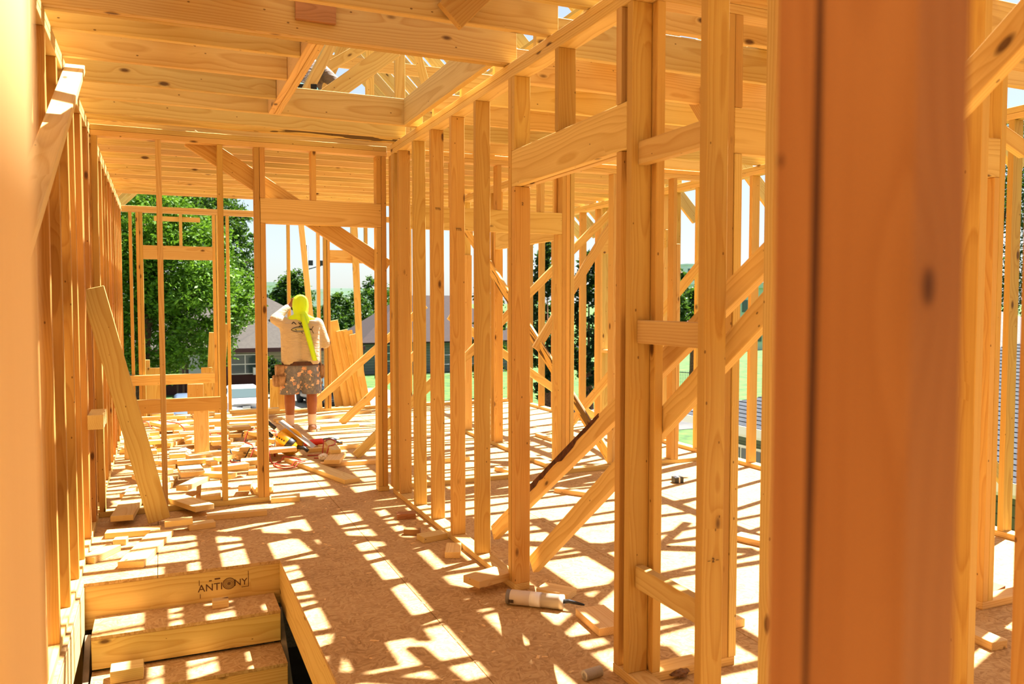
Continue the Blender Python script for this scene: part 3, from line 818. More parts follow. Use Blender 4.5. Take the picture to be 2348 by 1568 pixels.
# ---- pale house across the street
roofm = None
def shingle_mat(name, c1, c2, s=6):
    m = NT(name); tc = m.n('ShaderNodeTexCoord').outputs['Object']
    br = m.n('ShaderNodeTexBrick'); m.l(tc, br.inputs['Vector']); br.inputs['Scale'].default_value = s
    br.inputs['Color1'].default_value = lin(c1); br.inputs['Color2'].default_value = lin(c2)
    br.inputs['Mortar'].default_value = lin([x*.62 for x in c1]); br.inputs['Mortar Size'].default_value = .02
    nz = m.noise(tc, 3, 3)
    m.set(Base_Color=m.mix(m.math('MULTIPLY', nz, .4), br.outputs[0], lin([x*.75 for x in c2])), Roughness=.9); return m.m
def siding_mat(name, c, pitch=.2):
    m = NT(name); tc = m.n('ShaderNodeNewGeometry').outputs['Position']
    sp = m.n('ShaderNodeSeparateXYZ'); m.l(tc, sp.inputs[0])
    f = m.math('FRACT', m.math('DIVIDE', sp.outputs[2], pitch))
    m.set(Base_Color=m.mix(m.math('LESS_THAN', f, .12), lin(c), lin([x*.6 for x in c])), Roughness=.7); return m.m
glass = plain('window_glass', (70, 84, 84), .08); M['glass'] = glass
white = plain('white_paint', (232, 232, 226), .5); maroon = plain('maroon_paint', (66, 28, 26), .6)
HY = 48.6
hx0, hx1 = pt(250, 800, HY).x, pt(800, 800, HY).x
ez = pt(500, 797, HY).z
house = tag(empty('house', ((hx0+hx1)/2, HY, GZ)), 'pale siding bungalow with a grey-brown hip roof across the street', 'house')
ox, oy = (hx0+hx1)/2, HY
sid = siding_mat('cream_siding', (150, 144, 116)); brick = plain('dark_brick', (70, 36, 32), .9)
hw = (hx1-hx0)/2
box('wall', -hw, hw, 0, 9, 1.0, ez-GZ+.1, sid, house); box('brick_base', -hw-.02, hw+.02, -.03, 9.03, 0, 1.0, brick, house)
eh = ez-GZ
def hip(name, x0, x1, y0, y1, z, h, mat, parent, t=.12):
    d = (y1-y0)/2; r0, r1 = x0+d, x1-d; ym = (y0+y1)/2
    V_ = [(x0, y0, z), (x1, y0, z), (x1, y1, z), (x0, y1, z), (r0, ym, z+h), (r1, ym, z+h)]
    V_ += [(a_, b_, c_-t) for a_, b_, c_ in V_[:4]]
    F_ = [(0, 1, 5, 4), (1, 2, 5), (2, 3, 4, 5), (3, 0, 4), (0, 6, 7, 1), (1, 7, 8, 2), (2, 8, 9, 3), (3, 9, 6, 0), (6, 9, 8, 7)]
    return mesh_obj(name, V_, F_, mat, parent)
rm = shingle_mat('brown_shingle', (64, 56, 48), (76, 68, 58), 4)
hip('roof', -hw-.6, hw+.6, -.7, 9.7, eh, 3.1, rm, house)
hip('roof', pt(520, 800, HY).x-ox, pt(760, 800, HY).x-ox, -1.6, 4.6, eh, 1.7, rm, house)
box('fascia', -hw-.62, hw+.62, -1.66, -1.62, eh-.22, eh+.02, maroon, house)
def house_window(parent, x0, x1, z0, z1, y, shutters=True, label=None):
    f = box('window', x0, x1, y-.06, y, z0, z1, white, parent)
    n_ = 2
    for i in range(n_):
        for j in range(2):
            a0 = x0+.06+(x1-x0-.06)*i/n_; a1 = x0+(x1-x0-.06)*(i+1)/n_
            b0 = z0+.06+(z1-z0-.06)*j/2; b1 = z0+(z1-z0-.06)*(j+1)/2
            p_ = box('pane', a0, a1, y-.075, y-.061, b0, b1, glass, f); p_.matrix_parent_inverse = f.matrix_world.inverted()
    if shutters:
        for s0 in (x0-.4, x1+.02): box('shutter', s0, s0+.38, y-.05, y, z0-.05, z1+.05, maroon, parent)
wx = [pt(u, 830, HY).x-ox for u in (528, 583, 432, 465, 770, 786)]
wz0, wz1 = pt(555, 858, HY).z-GZ, pt(555, 812, HY).z-GZ
def lbox(name, x0, x1, y0, y1, z0, z1, mat, parent):
    """board given in the parent's own frame (parent = unrotated Empty)"""
    return box(name, x0, x1, y0, y1, z0, z1, mat, parent)
house_window(house, wx[0], wx[1]+.3, wz0, wz1, -.001)
house_window(house, wx[4], wx[5], wz0, wz1, -.001, False)
box('door_frame', wx[2]-.14, wx[3]+.14, -.05, -.001, .15, wz1+.16, maroon, house)
box('door', wx[2], wx[3], -.10, -.051, .15, wz1+.08, plain('grey_door', (168, 174, 180), .5), house)
for u in (405, 418, 478): 
    x = pt(u, 830, HY).x-ox; box('porch_post', x-.05, x+.05, -1.5, -1.4, 0, eh-.2, maroon, house)
box('air_conditioner', wx[1]-.1, wx[1]+.35, -.4, -.08, wz0-.02, wz0+.4, white, house)

# ---- grey house at the right behind the trees
HY2 = 57.0
x0 = pt(836, 800, HY2).x; ez2 = pt(840, 785, HY2).z
h2 = tag(empty('house', (x0, HY2, GZ)), 'grey house with a brown roof beside the green lawn', 'house')
box('wall', 0, 12, 0, 8, 0, ez2-GZ, siding_mat('grey_siding', (104, 106, 104)), h2)
hip('roof', -.5, 12.5, -.6, 8.6, ez2-GZ, 3.4, shingle_mat('red_brown_shingle', (46, 28, 24), (56, 36, 30), 4), h2)
house_window(h2, 1.2, 2.0, .9, 2.1, -.001, False)
for k in range(9):
    x = x0 + .3 + k*.9; o = None
fence = tag(empty('chain_fence', (x0, HY2-3, GZ)), 'dark metal fence in front of the grey house', 'fence')
dm = plain('dark_metal', (40, 42, 44), .4)
for k in range(10): tube('post', [(k*1.1, 0, 0), (k*1.1, 0, 1.5)], .035, dm, fence, 6)
for z in (.15, .8, 1.45): tube('rail', [(0, 0, z), (9.9, 0, z)], .02, dm, fence, 6)

# ---- neighbour on the right: green wall, grey shingle roof
nb = tag(empty('house', (10.8, 0, GZ)), 'neighbouring house with grey shingle roof and green wall', 'house')
nz = -1.0-GZ
green = siding_mat('green_siding', (84, 96, 70), .18)
box('wall', .5, 11, -6.5, 14.8, 0, nz-.02, green, nb)
box('frieze_trim', .44, .5, -6.5, 14.8, nz-.32, nz-.05, white, nb)
box('fascia', -.02, .02, -7, 15.2, nz-.16, nz+.01, white, nb)
box('soffit', 0, .5, -7, 15.2, nz-.12, nz-.09, white, nb)
sl = 5.6; hgt = 2.05
V_ = [(0, -7, nz), (0, 15.2, nz), (sl, 9.6, nz+hgt), (sl, -1.4, nz+hgt), (2*sl, -7, nz), (2*sl, 15.2, nz)]
gs = mottled('grey_shingle', (44, 48, 54), (58, 62, 68), 5, .95)
rf = mesh_obj('roof', V_, [(0, 3, 2, 1), (1, 2, 5), (4, 5, 2, 3), (0, 4, 3)], gs, nb)
nco = 38
for k in range(nco):
    t0, t1 = k/nco, (k+1)/nco+.006
    a0, a1 = 15.2-5.6*t0, 15.2-5.6*t1; c0, c1 = -7+5.6*t0, -7+5.6*t1
    up = .012
    V_ = [(sl*t0, c0, nz+hgt*t0+.022), (sl*t0, a0, nz+hgt*t0+.022), (sl*t1, a1, nz+hgt*t1+.006), (sl*t1, c1, nz+hgt*t1+.006), (sl*t0, c0, nz+hgt*t0), (sl*t0, a0, nz+hgt*t0)]
    mesh_obj('shingle_course', V_, [(0, 3, 2, 1), (0, 1, 5, 4)], gs, rf)
for k in range(24):
    t0, t1 = k/24, (k+1)/24+.008; y0_, y1_ = 15.2-5.6*t0, 15.2-5.6*t1
    V_ = [(sl*t0, y0_, nz+hgt*t0+.022), (2*sl-sl*t0, y0_, nz+hgt*t0+.022), (2*sl-sl*t1, y1_, nz+hgt*t1+.006), (sl*t1, y1_, nz+hgt*t1+.006), (sl*t0, y0_, nz+hgt*t0), (2*sl-sl*t0, y0_, nz+hgt*t0)]
    mesh_obj('shingle_course', V_, [(0, 3, 2, 1), (0, 1, 5, 4)], gs, rf)
f = box('window', .45, .49, 13.0, 14.4, .9, nz-.5, white, nb)
for j in range(2):
    for i in range(2):
        p_ = box('pane', .43, .449, 13.06+i*.66, 13.66+i*.66, .96+j*.56, 1.48+j*.56, glass, f); p_.matrix_parent_inverse = f.matrix_world.inverted()
# roof beyond it
o2 = tag(empty('house', tuple(pt(2290, 760, 19)*1)), 'distant house with a white fascia behind the grey roof', 'house'); o2.location.z = GZ
box('wall', -3, 6, 0, 5, 0, 3.6, plain('cream_wall', (222, 214, 196), .7), o2); hip('roof', -3.4, 6.4, -.4, 5.4, 3.6, 1.2, shingle_mat('tan_shingle', (90, 84, 76), (104, 98, 90), 4), o2)
# picket fence on the lawn
pf = tag(empty('picket_fence', (0, 0, GZ)), 'low metal picket fence on the lawn seen through the right rooms', 'fence')
p0, p1 = pt(1490, 860, 40), pt(1640, 850, 36)
for z in (.15, 1.2): tube('rail', [(p0.x, p0.y, z), (p1.x, p1.y, z)], .025, dm, pf, 6)
for k in range(40):
    t = k/39; x, y = p0.x+(p1.x-p0.x)*t, p0.y+(p1.y-p0.y)*t; tube('picket', [(x, y, 0), (x, y, 1.3)], .014, dm, pf, 4)
# ---- far buildings
def block(name, label, u0, u1, vt, Y, dep, mat, rows=0, cols=0):
    a_, b_ = pt(u0, vt, Y), pt(u1, vt, Y); t = tag(empty(name, (a_.x, Y, GZ)), label, 'building')
    w_, h_ = b_.x-a_.x, a_.z-GZ
    box('wall', 0, w_, 0, dep, 0, h_, mat, t); box('parapet', -.3, w_+.3, -.3, dep+.3, h_, h_+.6, mat, t)
    for r_ in range(rows):
        for c_ in range(cols):
            box('window', w_*(c_+.15)/cols, w_*(c_+.85)/cols, -.1, -.02, h_-3.2*(r_+1)+.6, h_-3.2*(r_+1)+1.9, glass, t)
    return t
offw = plain('offwhite_wall', (236, 238, 240), .7)
block('warehouse', 'low white warehouse far behind the trees', 590, 655, 655, 130, 20, offw, 1, 5)
block('warehouse', 'long white building right of the round tree', 762, 880, 668, 150, 25, offw)
block('office_tower', 'pale office tower seen between the right room studs', 1576, 1640, 608, 260, 30, plain('tower_grey', (206, 214, 222), .5), 8, 7)
block('low_building', 'pale green building behind the right rooms', 1700, 1765, 660, 70, 10, plain('sage_wall', (176, 190, 170), .7), 2, 4)
# ---- floodlight pole
pl = pt(708, 900, 60); fp = tag(empty('floodlight_pole', (pl.x, 60, GZ)), 'dark pole with two floodlights behind the worker', 'lamp post')
top = pt(708, 562, 60).z-GZ
tube('pole', [(0, 0, 0), (0, 0, top)], .11, dm, fp, 8)
hz = pt(708, 602, 60).z-GZ
tube('arm', [(0, 0, hz-.5), (.5, 0, hz-.35), (1.0, 0, hz-.2)], .04, dm, fp, 6)
for dx in (.18, 1.0): box('floodlight', dx-.12, dx+.2, -.2, .2, hz-.2, hz+.16, dm, fp)
# ---- cars
def car(label, loc, rz, paint, seed=0):
    c = tag(empty('car', loc, rz), label, 'car')
    # lower body stations along length (y, half width, z bottom, z belt)
    st = [(-2.25, .62, .45, .88), (-2.15, .80, .28, .98), (-1.7, .88, .22, 1.02), (-.6, .90, .2, .98), (.8, .90, .2, .95), (1.6, .87, .22, .86), (2.1, .78, .28, .74), (2.28, .6, .4, .62)]
    V_, F_ = [], []; n_ = 10
    for y, hw_, zb, zt in st:
        zm = (zb+zt)/2
        for (fx, fz) in ((-.85, 0), (-1, .25), (-1, .6), (-.94, .9), (-.78, 1), (.78, 1), (.94, .9), (1, .6), (1, .25), (.85, 0)):
            V_.append((fx*hw_, y, zb+(zt-zb)*fz))
    for i in range(len(st)-1):
        for k in range(n_): F_.append((i*n_+k, i*n_+(k+1) % n_, (i+1)*n_+(k+1) % n_, (i+1)*n_+k))
    F_.append(tuple(range(n_))); F_.append(tuple((len(st)-1)*n_+k for k in range(n_))[::-1])
    b = mesh_obj('body', V_, F_, paint, c, True)
    gst = [(-1.75, .70, 1.0, 1.02), (-1.0, .62, 1.0, 1.42), (-.4, .62, .98, 1.47), (.3, .62, .97, 1.44), (1.15, .70, .94, .96)]
    V_, F_ = [], []; n_ = 6
    for y, hw_, zb, zt in gst:
        for (fx, fz) in ((-1.18, 0), (-1.0, .86), (-.84, 1), (.84, 1), (1.0, .86), (1.18, 0)):
            V_.append((fx*hw_, y, zb+(zt-zb)*fz))
    for i in range(len(gst)-1):
        for k in range(n_-1): F_.append((i*n_+k, i*n_+k+1, (i+1)*n_+k+1, (i+1)*n_+k))
    mesh_obj('roof', V_, F_, paint, c, True)
    dk = glass
    mesh_obj('rear_window', [(-.60, -1.68, 1.06), (.60, -1.68, 1.06), (.52, -1.10, 1.385), (-.52, -1.10, 1.385)], [(0, 1, 2, 3)], dk, c).location = (0, -.02, .012)
    mesh_obj('windshield', [(-.66, 1.08, 1.0), (.66, 1.08, 1.0), (.54, .42, 1.40), (-.54, .42, 1.40)], [(3, 2, 1, 0)], dk, c).location = (0, .02, .012)
    for s in (-1, 1):
        mesh_obj('side_window', [(s*.745, -1.3, 1.04), (s*.735, .9, 1.0), (s*.655, .35, 1.36), (s*.645, -.9, 1.38)], [(0, 1, 2, 3)], dk, c).location = (s*.012, 0, 0)
        mesh_obj('tail_light', [(s*.80, -2.13, .78), (s*.46, -2.2, .82), (s*.46, -2.2, .9), (s*.82, -2.10, .92), (s*.87, -1.85, .84)], [(0, 1, 2, 3, 4)], plain('red_lamp', (150, 24, 20), .3), c).location = (s*.01, -.03, 0)
        for y in (-1.35, 1.4):
            v, f = tube_mesh([(s*.68, y, .32), (s*.9, y, .32)], .32, 18); mesh_obj('wheel', v, f, plain('tyre', (26, 26, 28), .8), c, True)
        box('mirror', s*.93-.08, s*.93+.08, .75, .85, .98, 1.10, paint, c)
    box('licence_plate', -.16, .16, -2.275, -2.255, .62, .76, plain('plate', (196, 196, 190), .5), c)
    box('bumper', -.74, .74, -2.33, -2.2, .36, .50, paint, c)
    return c
wp = plain('white_car_paint', (240, 242, 244), .25); bp_ = plain('slate_car_paint', (92, 106, 128), .25)
cp = ground(562, 968, GZ)
car('white sedan parked with its tail towards the building', (cp.x, cp.y+1.5, GZ+.02), 0, wp)
cp = ground(440, 985, GZ)
car('slate blue car parked left of the white sedan', (cp.x, cp.y, GZ+.02), 0, bp_)
cp = ground(770, 945, GZ)
car('dark car parked behind the leaning boards', (cp.x, cp.y+3, GZ+.04), R(8), plain('black_car_paint', (38, 40, 44), .3))
# ================================================================== PEOPLE
def capsule(bm, p0, p1, r0, r1, n=14, sq=(1, 1)):
    """closed tapered capsule; sq squashes it in world x and y"""
    p0, p1 = Vector(p0), Vector(p1); d = p1-p0; L = d.length
    if L < 1e-5: d = Vector((0, 0, 1)); 
    t = d.normalized(); a_ = t.cross(Vector((.3, .9, .1))).normalized(); b_ = t.cross(a_)
    rings = []
    for k in range(5): th = -math.pi/2*(1-k/4*.999); rings.append((p0+t*r0*math.sin(th), r0*math.cos(th)))
    for k in range(5): th = math.pi/2*(k/4*.999); rings.append((p1+t*r1*math.sin(th), r1*math.cos(th)))
    prev = None; c0 = (p0+p1)/2
    for c, r in rings:
        cur = []
        for k in range(n):
            an = 2*math.pi*k/n; off = a_*r*math.cos(an)+b_*r*math.sin(an)
            cur.append(bm.verts.new(c+Vector((off.x*sq[0], off.y*sq[1], off.z))))
        if prev:
            for k in range(n): bm.faces.new((prev[k], prev[(k+1) % n], cur[(k+1) % n], cur[k]))
        else: bm.faces.new(cur[::-1])
        prev = cur
    bm.faces.new(prev)
def blob(name, caps, vox, mat, parent, smooth=6, cut=None):
    bm = bmesh.new()
    for c in caps: capsule(bm, *c[:4], sq=c[4] if len(c) > 4 else (1, 1))
    me = bpy.data.meshes.new('raw'); bm.to_mesh(me); bm.free()
    o = bpy.data.objects.new('raw', me); COL.objects.link(o)
    md = o.modifiers.new('r', 'REMESH'); md.mode = 'VOXEL'; md.voxel_size = vox
    sm = o.modifiers.new('s', 'SMOOTH'); sm.factor = .5; sm.iterations = smooth
    dg = bpy.context.evaluated_depsgraph_get()
    m2 = bpy.data.meshes.new_from_object(o.evaluated_get(dg))
    bpy.data.objects.remove(o)
    if cut:
        b2 = bmesh.new(); b2.from_mesh(m2)
        for co, no in cut:
            gm = b2.verts[:]+b2.edges[:]+b2.faces[:]
            bmesh.ops.bisect_plane(b2, geom=gm, plane_co=co, plane_no=no, clear_outer=True)
            ed = [e_ for e_ in b2.edges if e_.is_boundary]
            bmesh.ops.holes_fill(b2, edges=ed)
        b2.to_mesh(m2); b2.free()
    m2.materials.clear(); m2.materials.append(mat)
    for p in m2.polygons: p.use_smooth = True
    return link(bpy.data.objects.new(name, m2), parent)
def hand_caps(w, d, side, s=1.0):
    """palm and five fingers from wrist w along direction d; side = thumb direction"""
    w, d, sd_ = Vector(w), Vector(d).normalized(), Vector(side).normalized()
    sd_ = (sd_-d*sd_.dot(d)).normalized(); nrm = d.cross(sd_)
    out = []
    for k in range(4):
        o_ = sd_*(.027-.018*k)*s
        b0 = w+o_*.6; b1 = w+d*.085*s+o_
        out.append((b0, b1, .013*s, .0125*s))
        ln = (.040, .046, .042, .032)[k]*s
        m1 = b1+d*ln+nrm*.008; out.append((b1, m1, .010*s, .009*s))
        m2_ = m1+(d*.7+nrm*.7).normalized()*ln*.75; out.append((m1, m2_, .009*s, .0075*s))
    t0 = w+d*.025*s+sd_*.024*s; t1 = t0+(d*.6+sd_*.8)*.042*s; t2 = t1+(d*.9+sd_*.25)*.032*s
    out += [(t0, t1, .0125*s, .011*s), (t1, t2, .011*s, .009*s)]
    return out
skin = NT('brown_skin'); skin.set(Base_Color=lin((146, 84, 50)), Roughness=.5); skin = skin.m
WX, WY = 1.50, 9.62
wk = tag(empty('person', (WX, WY, .0), R(-6)), 'worker seen from behind in neon yellow head cover, beige shirt and flowered shorts', 'person')
def mir(p): return (-p[0], p[1], p[2])
SHL, ELB, WRL = (-.185, .0, 1.265), (-.285, .085, 1.315), (-.115, .175, 1.475)
SHR, ELR, WRR = (.185, .0, 1.255), (.275, .03, 1.03), (.15, .24, 1.08)
legs = []
for s, ft in ((-1, -.135), (1, .115)):
    hip_ = (s*.095, 0, .80); kn = (ft*1.0, .015, .455); ca = (ft, -.012, .34); an = (ft, -.01, .085)
    legs += [(hip_, kn, .098, .064), (kn, ca, .060, .062), (ca, an, .062, .038), (an, (ft+s*.01, .11, .04), .04, .032)]
body_caps = legs + [((-.07, 0, .86), (-.085, .0, 1.16), .125, .12, (1, .95)), ((.07, 0, .86), (.085, 0, 1.16), .125, .12, (1, .95)),
    ((-.10, 0, 1.20), (.10, 0, 1.20), .115, .115, (1, .9)), ((0, .0, 1.28), (0, .02, 1.39), .062, .056),
    ((0, .03, 1.44), (0, .035, 1.50), .083, .082, (.92, 1.08)), ((0, .085, 1.40), (0, .075, 1.42), .045, .05), ((0, .125, 1.455), (0, .128, 1.435), .013, .017),
    ((-.078, .03, 1.46), (-.082, .025, 1.44), .017, .013), ((.078, .03, 1.46), (.082, .025, 1.44), .017, .013),
    (SHL, ELB, .058, .046), (ELB, WRL, .045, .028), (SHR, ELR, .058, .046), (ELR, WRR, .045, .028)]
body_caps += hand_caps(WRL, (.8, .15, .35), (0, -.3, 1)) + hand_caps(WRR, (-.5, .8, .1), (0, .2, 1))
blob('body', body_caps, .0065, skin, wk, 4)
def cloth_mat(name, c, dark):
    m = NT(name); tc = m.n('ShaderNodeTexCoord').outputs['Object']
    f = m.noise(m.vmath('MULTIPLY', tc, (3, 3, 9)), 2.5, 3, .6, 1.2)
    m.set(Base_Color=m.mix(m.math('MULTIPLY_ADD', f, .5, -.1), lin(c), lin(dark)), Roughness=.85); m.bump(f, .9, .02); return m.m
shirt_m = cloth_mat('beige_shirt', (196, 178, 150), (158, 138, 108))
shirt_caps = [((-.085, -.005, .84), (-.095, 0, 1.16), .142, .137, (1, .98)), ((.085, -.005, .84), (.095, 0, 1.16), .142, .137, (1, .98)),
    ((-.115, 0, 1.205), (.115, 0, 1.205), .125, .125, (1, .93)), ((-.04, 0, 1.30), (.04, .0, 1.30), .075, .075), (SHL, ELB, .078, .062), (ELB, tuple(Vector(ELB).lerp(Vector(WRL), .82)), .062, .042),
    (SHR, ELR, .078, .064), (ELR, tuple(Vector(ELR).lerp(Vector(WRR), .85)), .062, .042)]
shirt = blob('shirt', shirt_caps, .010, shirt_m, wk, 5, cut=[((0, 0, .795), (0, 0, -1))])
# flowered shorts
m = NT('flowered_shorts'); tc = m.n('ShaderNodeTexCoord').outputs['Object']
vc = m.voro(tc, 15, 'Distance'); cc = m.voro(tc, 15, 'Color'); sp_ = m.n('ShaderNodeSeparateColor'); m.l(cc, sp_.inputs[0])
base = m.mix(m.noise(tc, 30, 2), lin((72, 76, 96)), lin((138, 136, 142)))
flower = m.mix(sp_.outputs[1], lin((206, 150, 120)), lin((222, 192, 164)))
petal = m.math('LESS_THAN', m.math('ADD', vc, m.math('MULTIPLY', m.noise(tc, 50, 2), 1.0)), .92)
col = m.mix(m.math('MULTIPLY', petal, m.math('GREATER_THAN', sp_.outputs[0], .2)), base, flower)
leafy = m.math('GREATER_THAN', m.noise(m.vmath('MULTIPLY', tc, (1, 1, .5)), 34, 2, .5, 2), .6)
col = m.mix(m.math('MULTIPLY', leafy, .6), col, lin((150, 140, 118)))
m.set(Base_Color=col, Roughness=.85); shorts_m = m.m
sh_caps = []
for s, ft in ((-1, -.135), (1, .115)):
    sh_caps += [((s*.085, 0, .78), (ft*1.02, .012, .44), .128, .112, (1, 1.02))]
sh_caps += [((-.07, 0, .80), (.07, 0, .80), .125, .125)]
blob('shorts', sh_caps, .009, shorts_m, wk, 4, cut=[((0, 0, .815), (0, 0, 1)), ((0, 0, .445), (0, 0, -1))])
# belt with pouches
leather = mottled('tan_leather', (134, 100, 70), (178, 140, 104), 14, .75, .3); beltm = mottled('dark_belt', (58, 30, 20), (82, 44, 28), 10, .7)
V_, F_ = [], []
for k in range(32):
    an = 2*math.pi*k/32
    for r_, z in ((1, .782), (1, .828), (.93, .828), (.93, .782)): V_.append((.222*r_*math.cos(an), .150*r_*math.sin(an)-.004, z))
for k in range(32):
    for j in range(4): F_.append((k*4+j, ((k+1) % 32)*4+j, ((k+1) % 32)*4+(j+1) % 4, k*4+(j+1) % 4))
mesh_obj('tool_belt', V_, F_, beltm, wk)
def pouch(x, y, z, wx_, wy_, h, rz, name='pouch'):
    bm = bmesh.new(); bmesh.ops.create_cube(bm, size=1)
    for v in bm.verts:
        t = .72 if v.co.z < 0 else 1.0
        v.co = Vector((v.co.x*wx_*t, v.co.y*wy_*t, v.co.z*h))
    bmesh.ops.bevel(bm, geom=bm.edges[:], offset=.012, segments=2, affect='EDGES')
    tf = [f_ for f_ in bm.faces if f_.normal.z > .9 and f_.calc_area() > .25*wx_*wy_]
    r_ = bmesh.ops.inset_region(bm, faces=tf, thickness=.006); 
    for f_ in tf:
        for v in f_.verts: v.co.z -= .03
    o = bm_obj(name, bm, leather, wk); o.location = (x, y, z); o.rotation_euler = (0, rz*.3, rz); return o
pouch(-.245, -.03, .69, .10, .15, .20, .2); pouch(-.275, -.07, .605, .11, .09, .13, .35); pouch(-.225, -.10, .61, .09, .06, .12, .1); pouch(.235, .02, .70, .07, .14, .16, -.1)
tube('hammer_loop', [(.222, -.06, .80), (.23, -.07, .68), (.232, -.075, .56)], .008, leather, wk, 6)
# socks and shoes
sock = plain('white_sock', (222, 196, 182), .9); shoe_m = plain('tan_shoe', (150, 110, 84), .8); sole_m = plain('shoe_sole', (204, 178, 150), .8)
for s, ft in ((-1, -.135), (1, .115)):
    blob('sock', [((ft, -.01, .20), (ft, -.01, .09), .052, .048), ((ft, -.005, .075), (ft+s*.006, .08, .05), .047, .04)], .008, sock, wk, 3, cut=[((0, 0, .205), (0, 0, 1))])
    blob('shoe', [((ft, -.035, .045), (ft+s*.012, .06, .042), .050, .047), ((ft+s*.012, .06, .042), (ft+s*.02, .14, .035), .049, .036)], .008, shoe_m, wk, 3, cut=[((0, 0, .078), (0, 0, 1)), ((0, 0, .02), (0, 0, -1))])
    V_, F_ = [], []
    for k in range(20):
        an = 2*math.pi*k/20; x, y = .056*math.cos(an), .135*math.sin(an)+.04
        for z in (.002, .024): V_.append((ft+s*.008+x, y, z))
    for k in range(20): F_.append((2*k, 2*((k+1) % 20), 2*((k+1) % 20)+1, 2*k+1))
    F_ += [tuple(2*k+1 for k in range(20)), tuple(2*k for k in range(20))[::-1]]
    mesh_obj('sole', V_, F_, sole_m, wk)
# neon head cover: dome, cape over the shoulders and a long tail
neon = NT('neon_yellow'); neon.set(Base_Color=lin((196, 238, 8)), Roughness=.7)
tcn = neon.n('ShaderNodeTexCoord').outputs['Object']; neon.bump(neon.noise(tcn, 16, 3, .5, 1), .5, .01); neon = neon.m
cap = blob('head_cover', [((0, .025, 1.46), (0, .03, 1.505), .100, .098, (.95, 1.1)), ((0, -.005, 1.36), (0, .01, 1.42), .075, .09), ((0, -.02, 1.335), (-.10, -.015, 1.315), .068, .045), ((0, -.02, 1.335), (.14, -.02, 1.30), .072, .038), ((.02, -.045, 1.35), (.05, -.085, 1.29), .06, .045)], .008, neon, wk, 5,
           cut=[((0, .085, 1.44), (0, 1, .0))])
V_, F_ = [], []
path = [(.015, -.105, 1.375, .020), (.03, -.128, 1.30, .026), (.05, -.152, 1.22, .027), (.075, -.160, 1.12, .025), (.10, -.165, 1.02, .024), (.125, -.170, .92, .023), (.145, -.175, .84, .022)]
for x, y, z, hw_ in [(a_, b_, c_, d_*1.25) for a_, b_, c_, d_ in path]: V_ += [(x-hw_, y, z), (x, y-.012, z), (x+hw_, y, z), (x, y+.006, z)]
for i in range(len(path)-1):
    for k in range(4): F_.append((i*4+k, i*4+(k+1) % 4, i*4+4+(k+1) % 4, i*4+4+k))
F_ += [(0, 3, 2, 1), tuple(len(V_)-4+k for k in range(4))]
mesh_obj('scarf_tail', V_, F_, neon, wk, True)
# print on the back of the shirt, laid onto the cloth
from mathutils.bvhtree import BVHTree
sv = BVHTree.FromPolygons([v.co.copy() for v in shirt.data.vertices], [tuple(p.vertices) for p in shirt.data.polygons])
def on_back(x, z):
    h = sv.ray_cast(Vector((x, -1, z)), Vector((0, 1, 0)))
    return Vector((x, (h[0].y if h[0] else -.14)-.003, z))
def strokes(name, segs, wd, mat):
    V_, F_ = [], []
    for (a_, b_) in segs:
        a2, b2 = Vector((a_[0], 0, a_[1])), Vector((b_[0], 0, b_[1])); n_ = (b2-a2).cross(Vector((0, 1, 0))).normalized()*wd
        for k in range(4):
            q0, q1 = a2.lerp(b2, k/4), a2.lerp(b2, (k+1)/4); i = len(V_)
            V_ += [on_back((q0+n_).x, (q0+n_).z), on_back((q1+n_).x, (q1+n_).z), on_back((q1-n_).x, (q1-n_).z), on_back((q0-n_).x, (q0-n_).z)]
            F_.append((i, i+1, i+2, i+3))
    return mesh_obj(name, V_, F_, mat, wk)
blk = plain('black_print', (30, 30, 32), .8)
strokes('printed_letters', [((-.105, 1.262), (-.085, 1.285)), ((-.085, 1.285), (-.055, 1.255)), ((-.030, 1.280), (-.012, 1.255)), ((-.012, 1.255), (.004, 1.28))], .005, blk)
fish_u = [(-.115, 1.195), (-.09, 1.215), (-.05, 1.228), (0, 1.230), (.05, 1.220), (.09, 1.205), (.115, 1.200), (.135, 1.235)]
fish_l = [(-.115, 1.195), (-.09, 1.180), (-.05, 1.170), (0, 1.170), (.05, 1.180), (.09, 1.194), (.115, 1.198), (.135, 1.150)]
V_, F_ = [], []
for (x, z0), (x2, z1) in zip(fish_u[:7], fish_l[:7]):
    for k in range(4): V_.append(on_back(x, z0+(z1-z0)*k/3) + Vector((0, .001, 0)))
for i in range(6):
    for k in range(3): F_.append((i*4+k, i*4+k+1, i*4+5+k, i*4+4+k))
o = mesh_obj('printed_fish', V_, F_, [plain('fish_grey', (136, 136, 130), .8), plain('fish_yellow', (190, 176, 96), .8)], wk)
for i, p in enumerate(o.data.polygons): p.material_index = 1 if i % 3 == 1 else 0
strokes('printed_fish_lines', list(zip(fish_u, fish_u[1:])) + list(zip(fish_l, fish_l[1:])) + [((-.03, 1.229), (.0, 1.25)), ((.0, 1.25), (.01, 1.23)), ((.0, 1.17), (.015, 1.150)), ((-.07, 1.2), (-.05, 1.19))], .0032, blk)

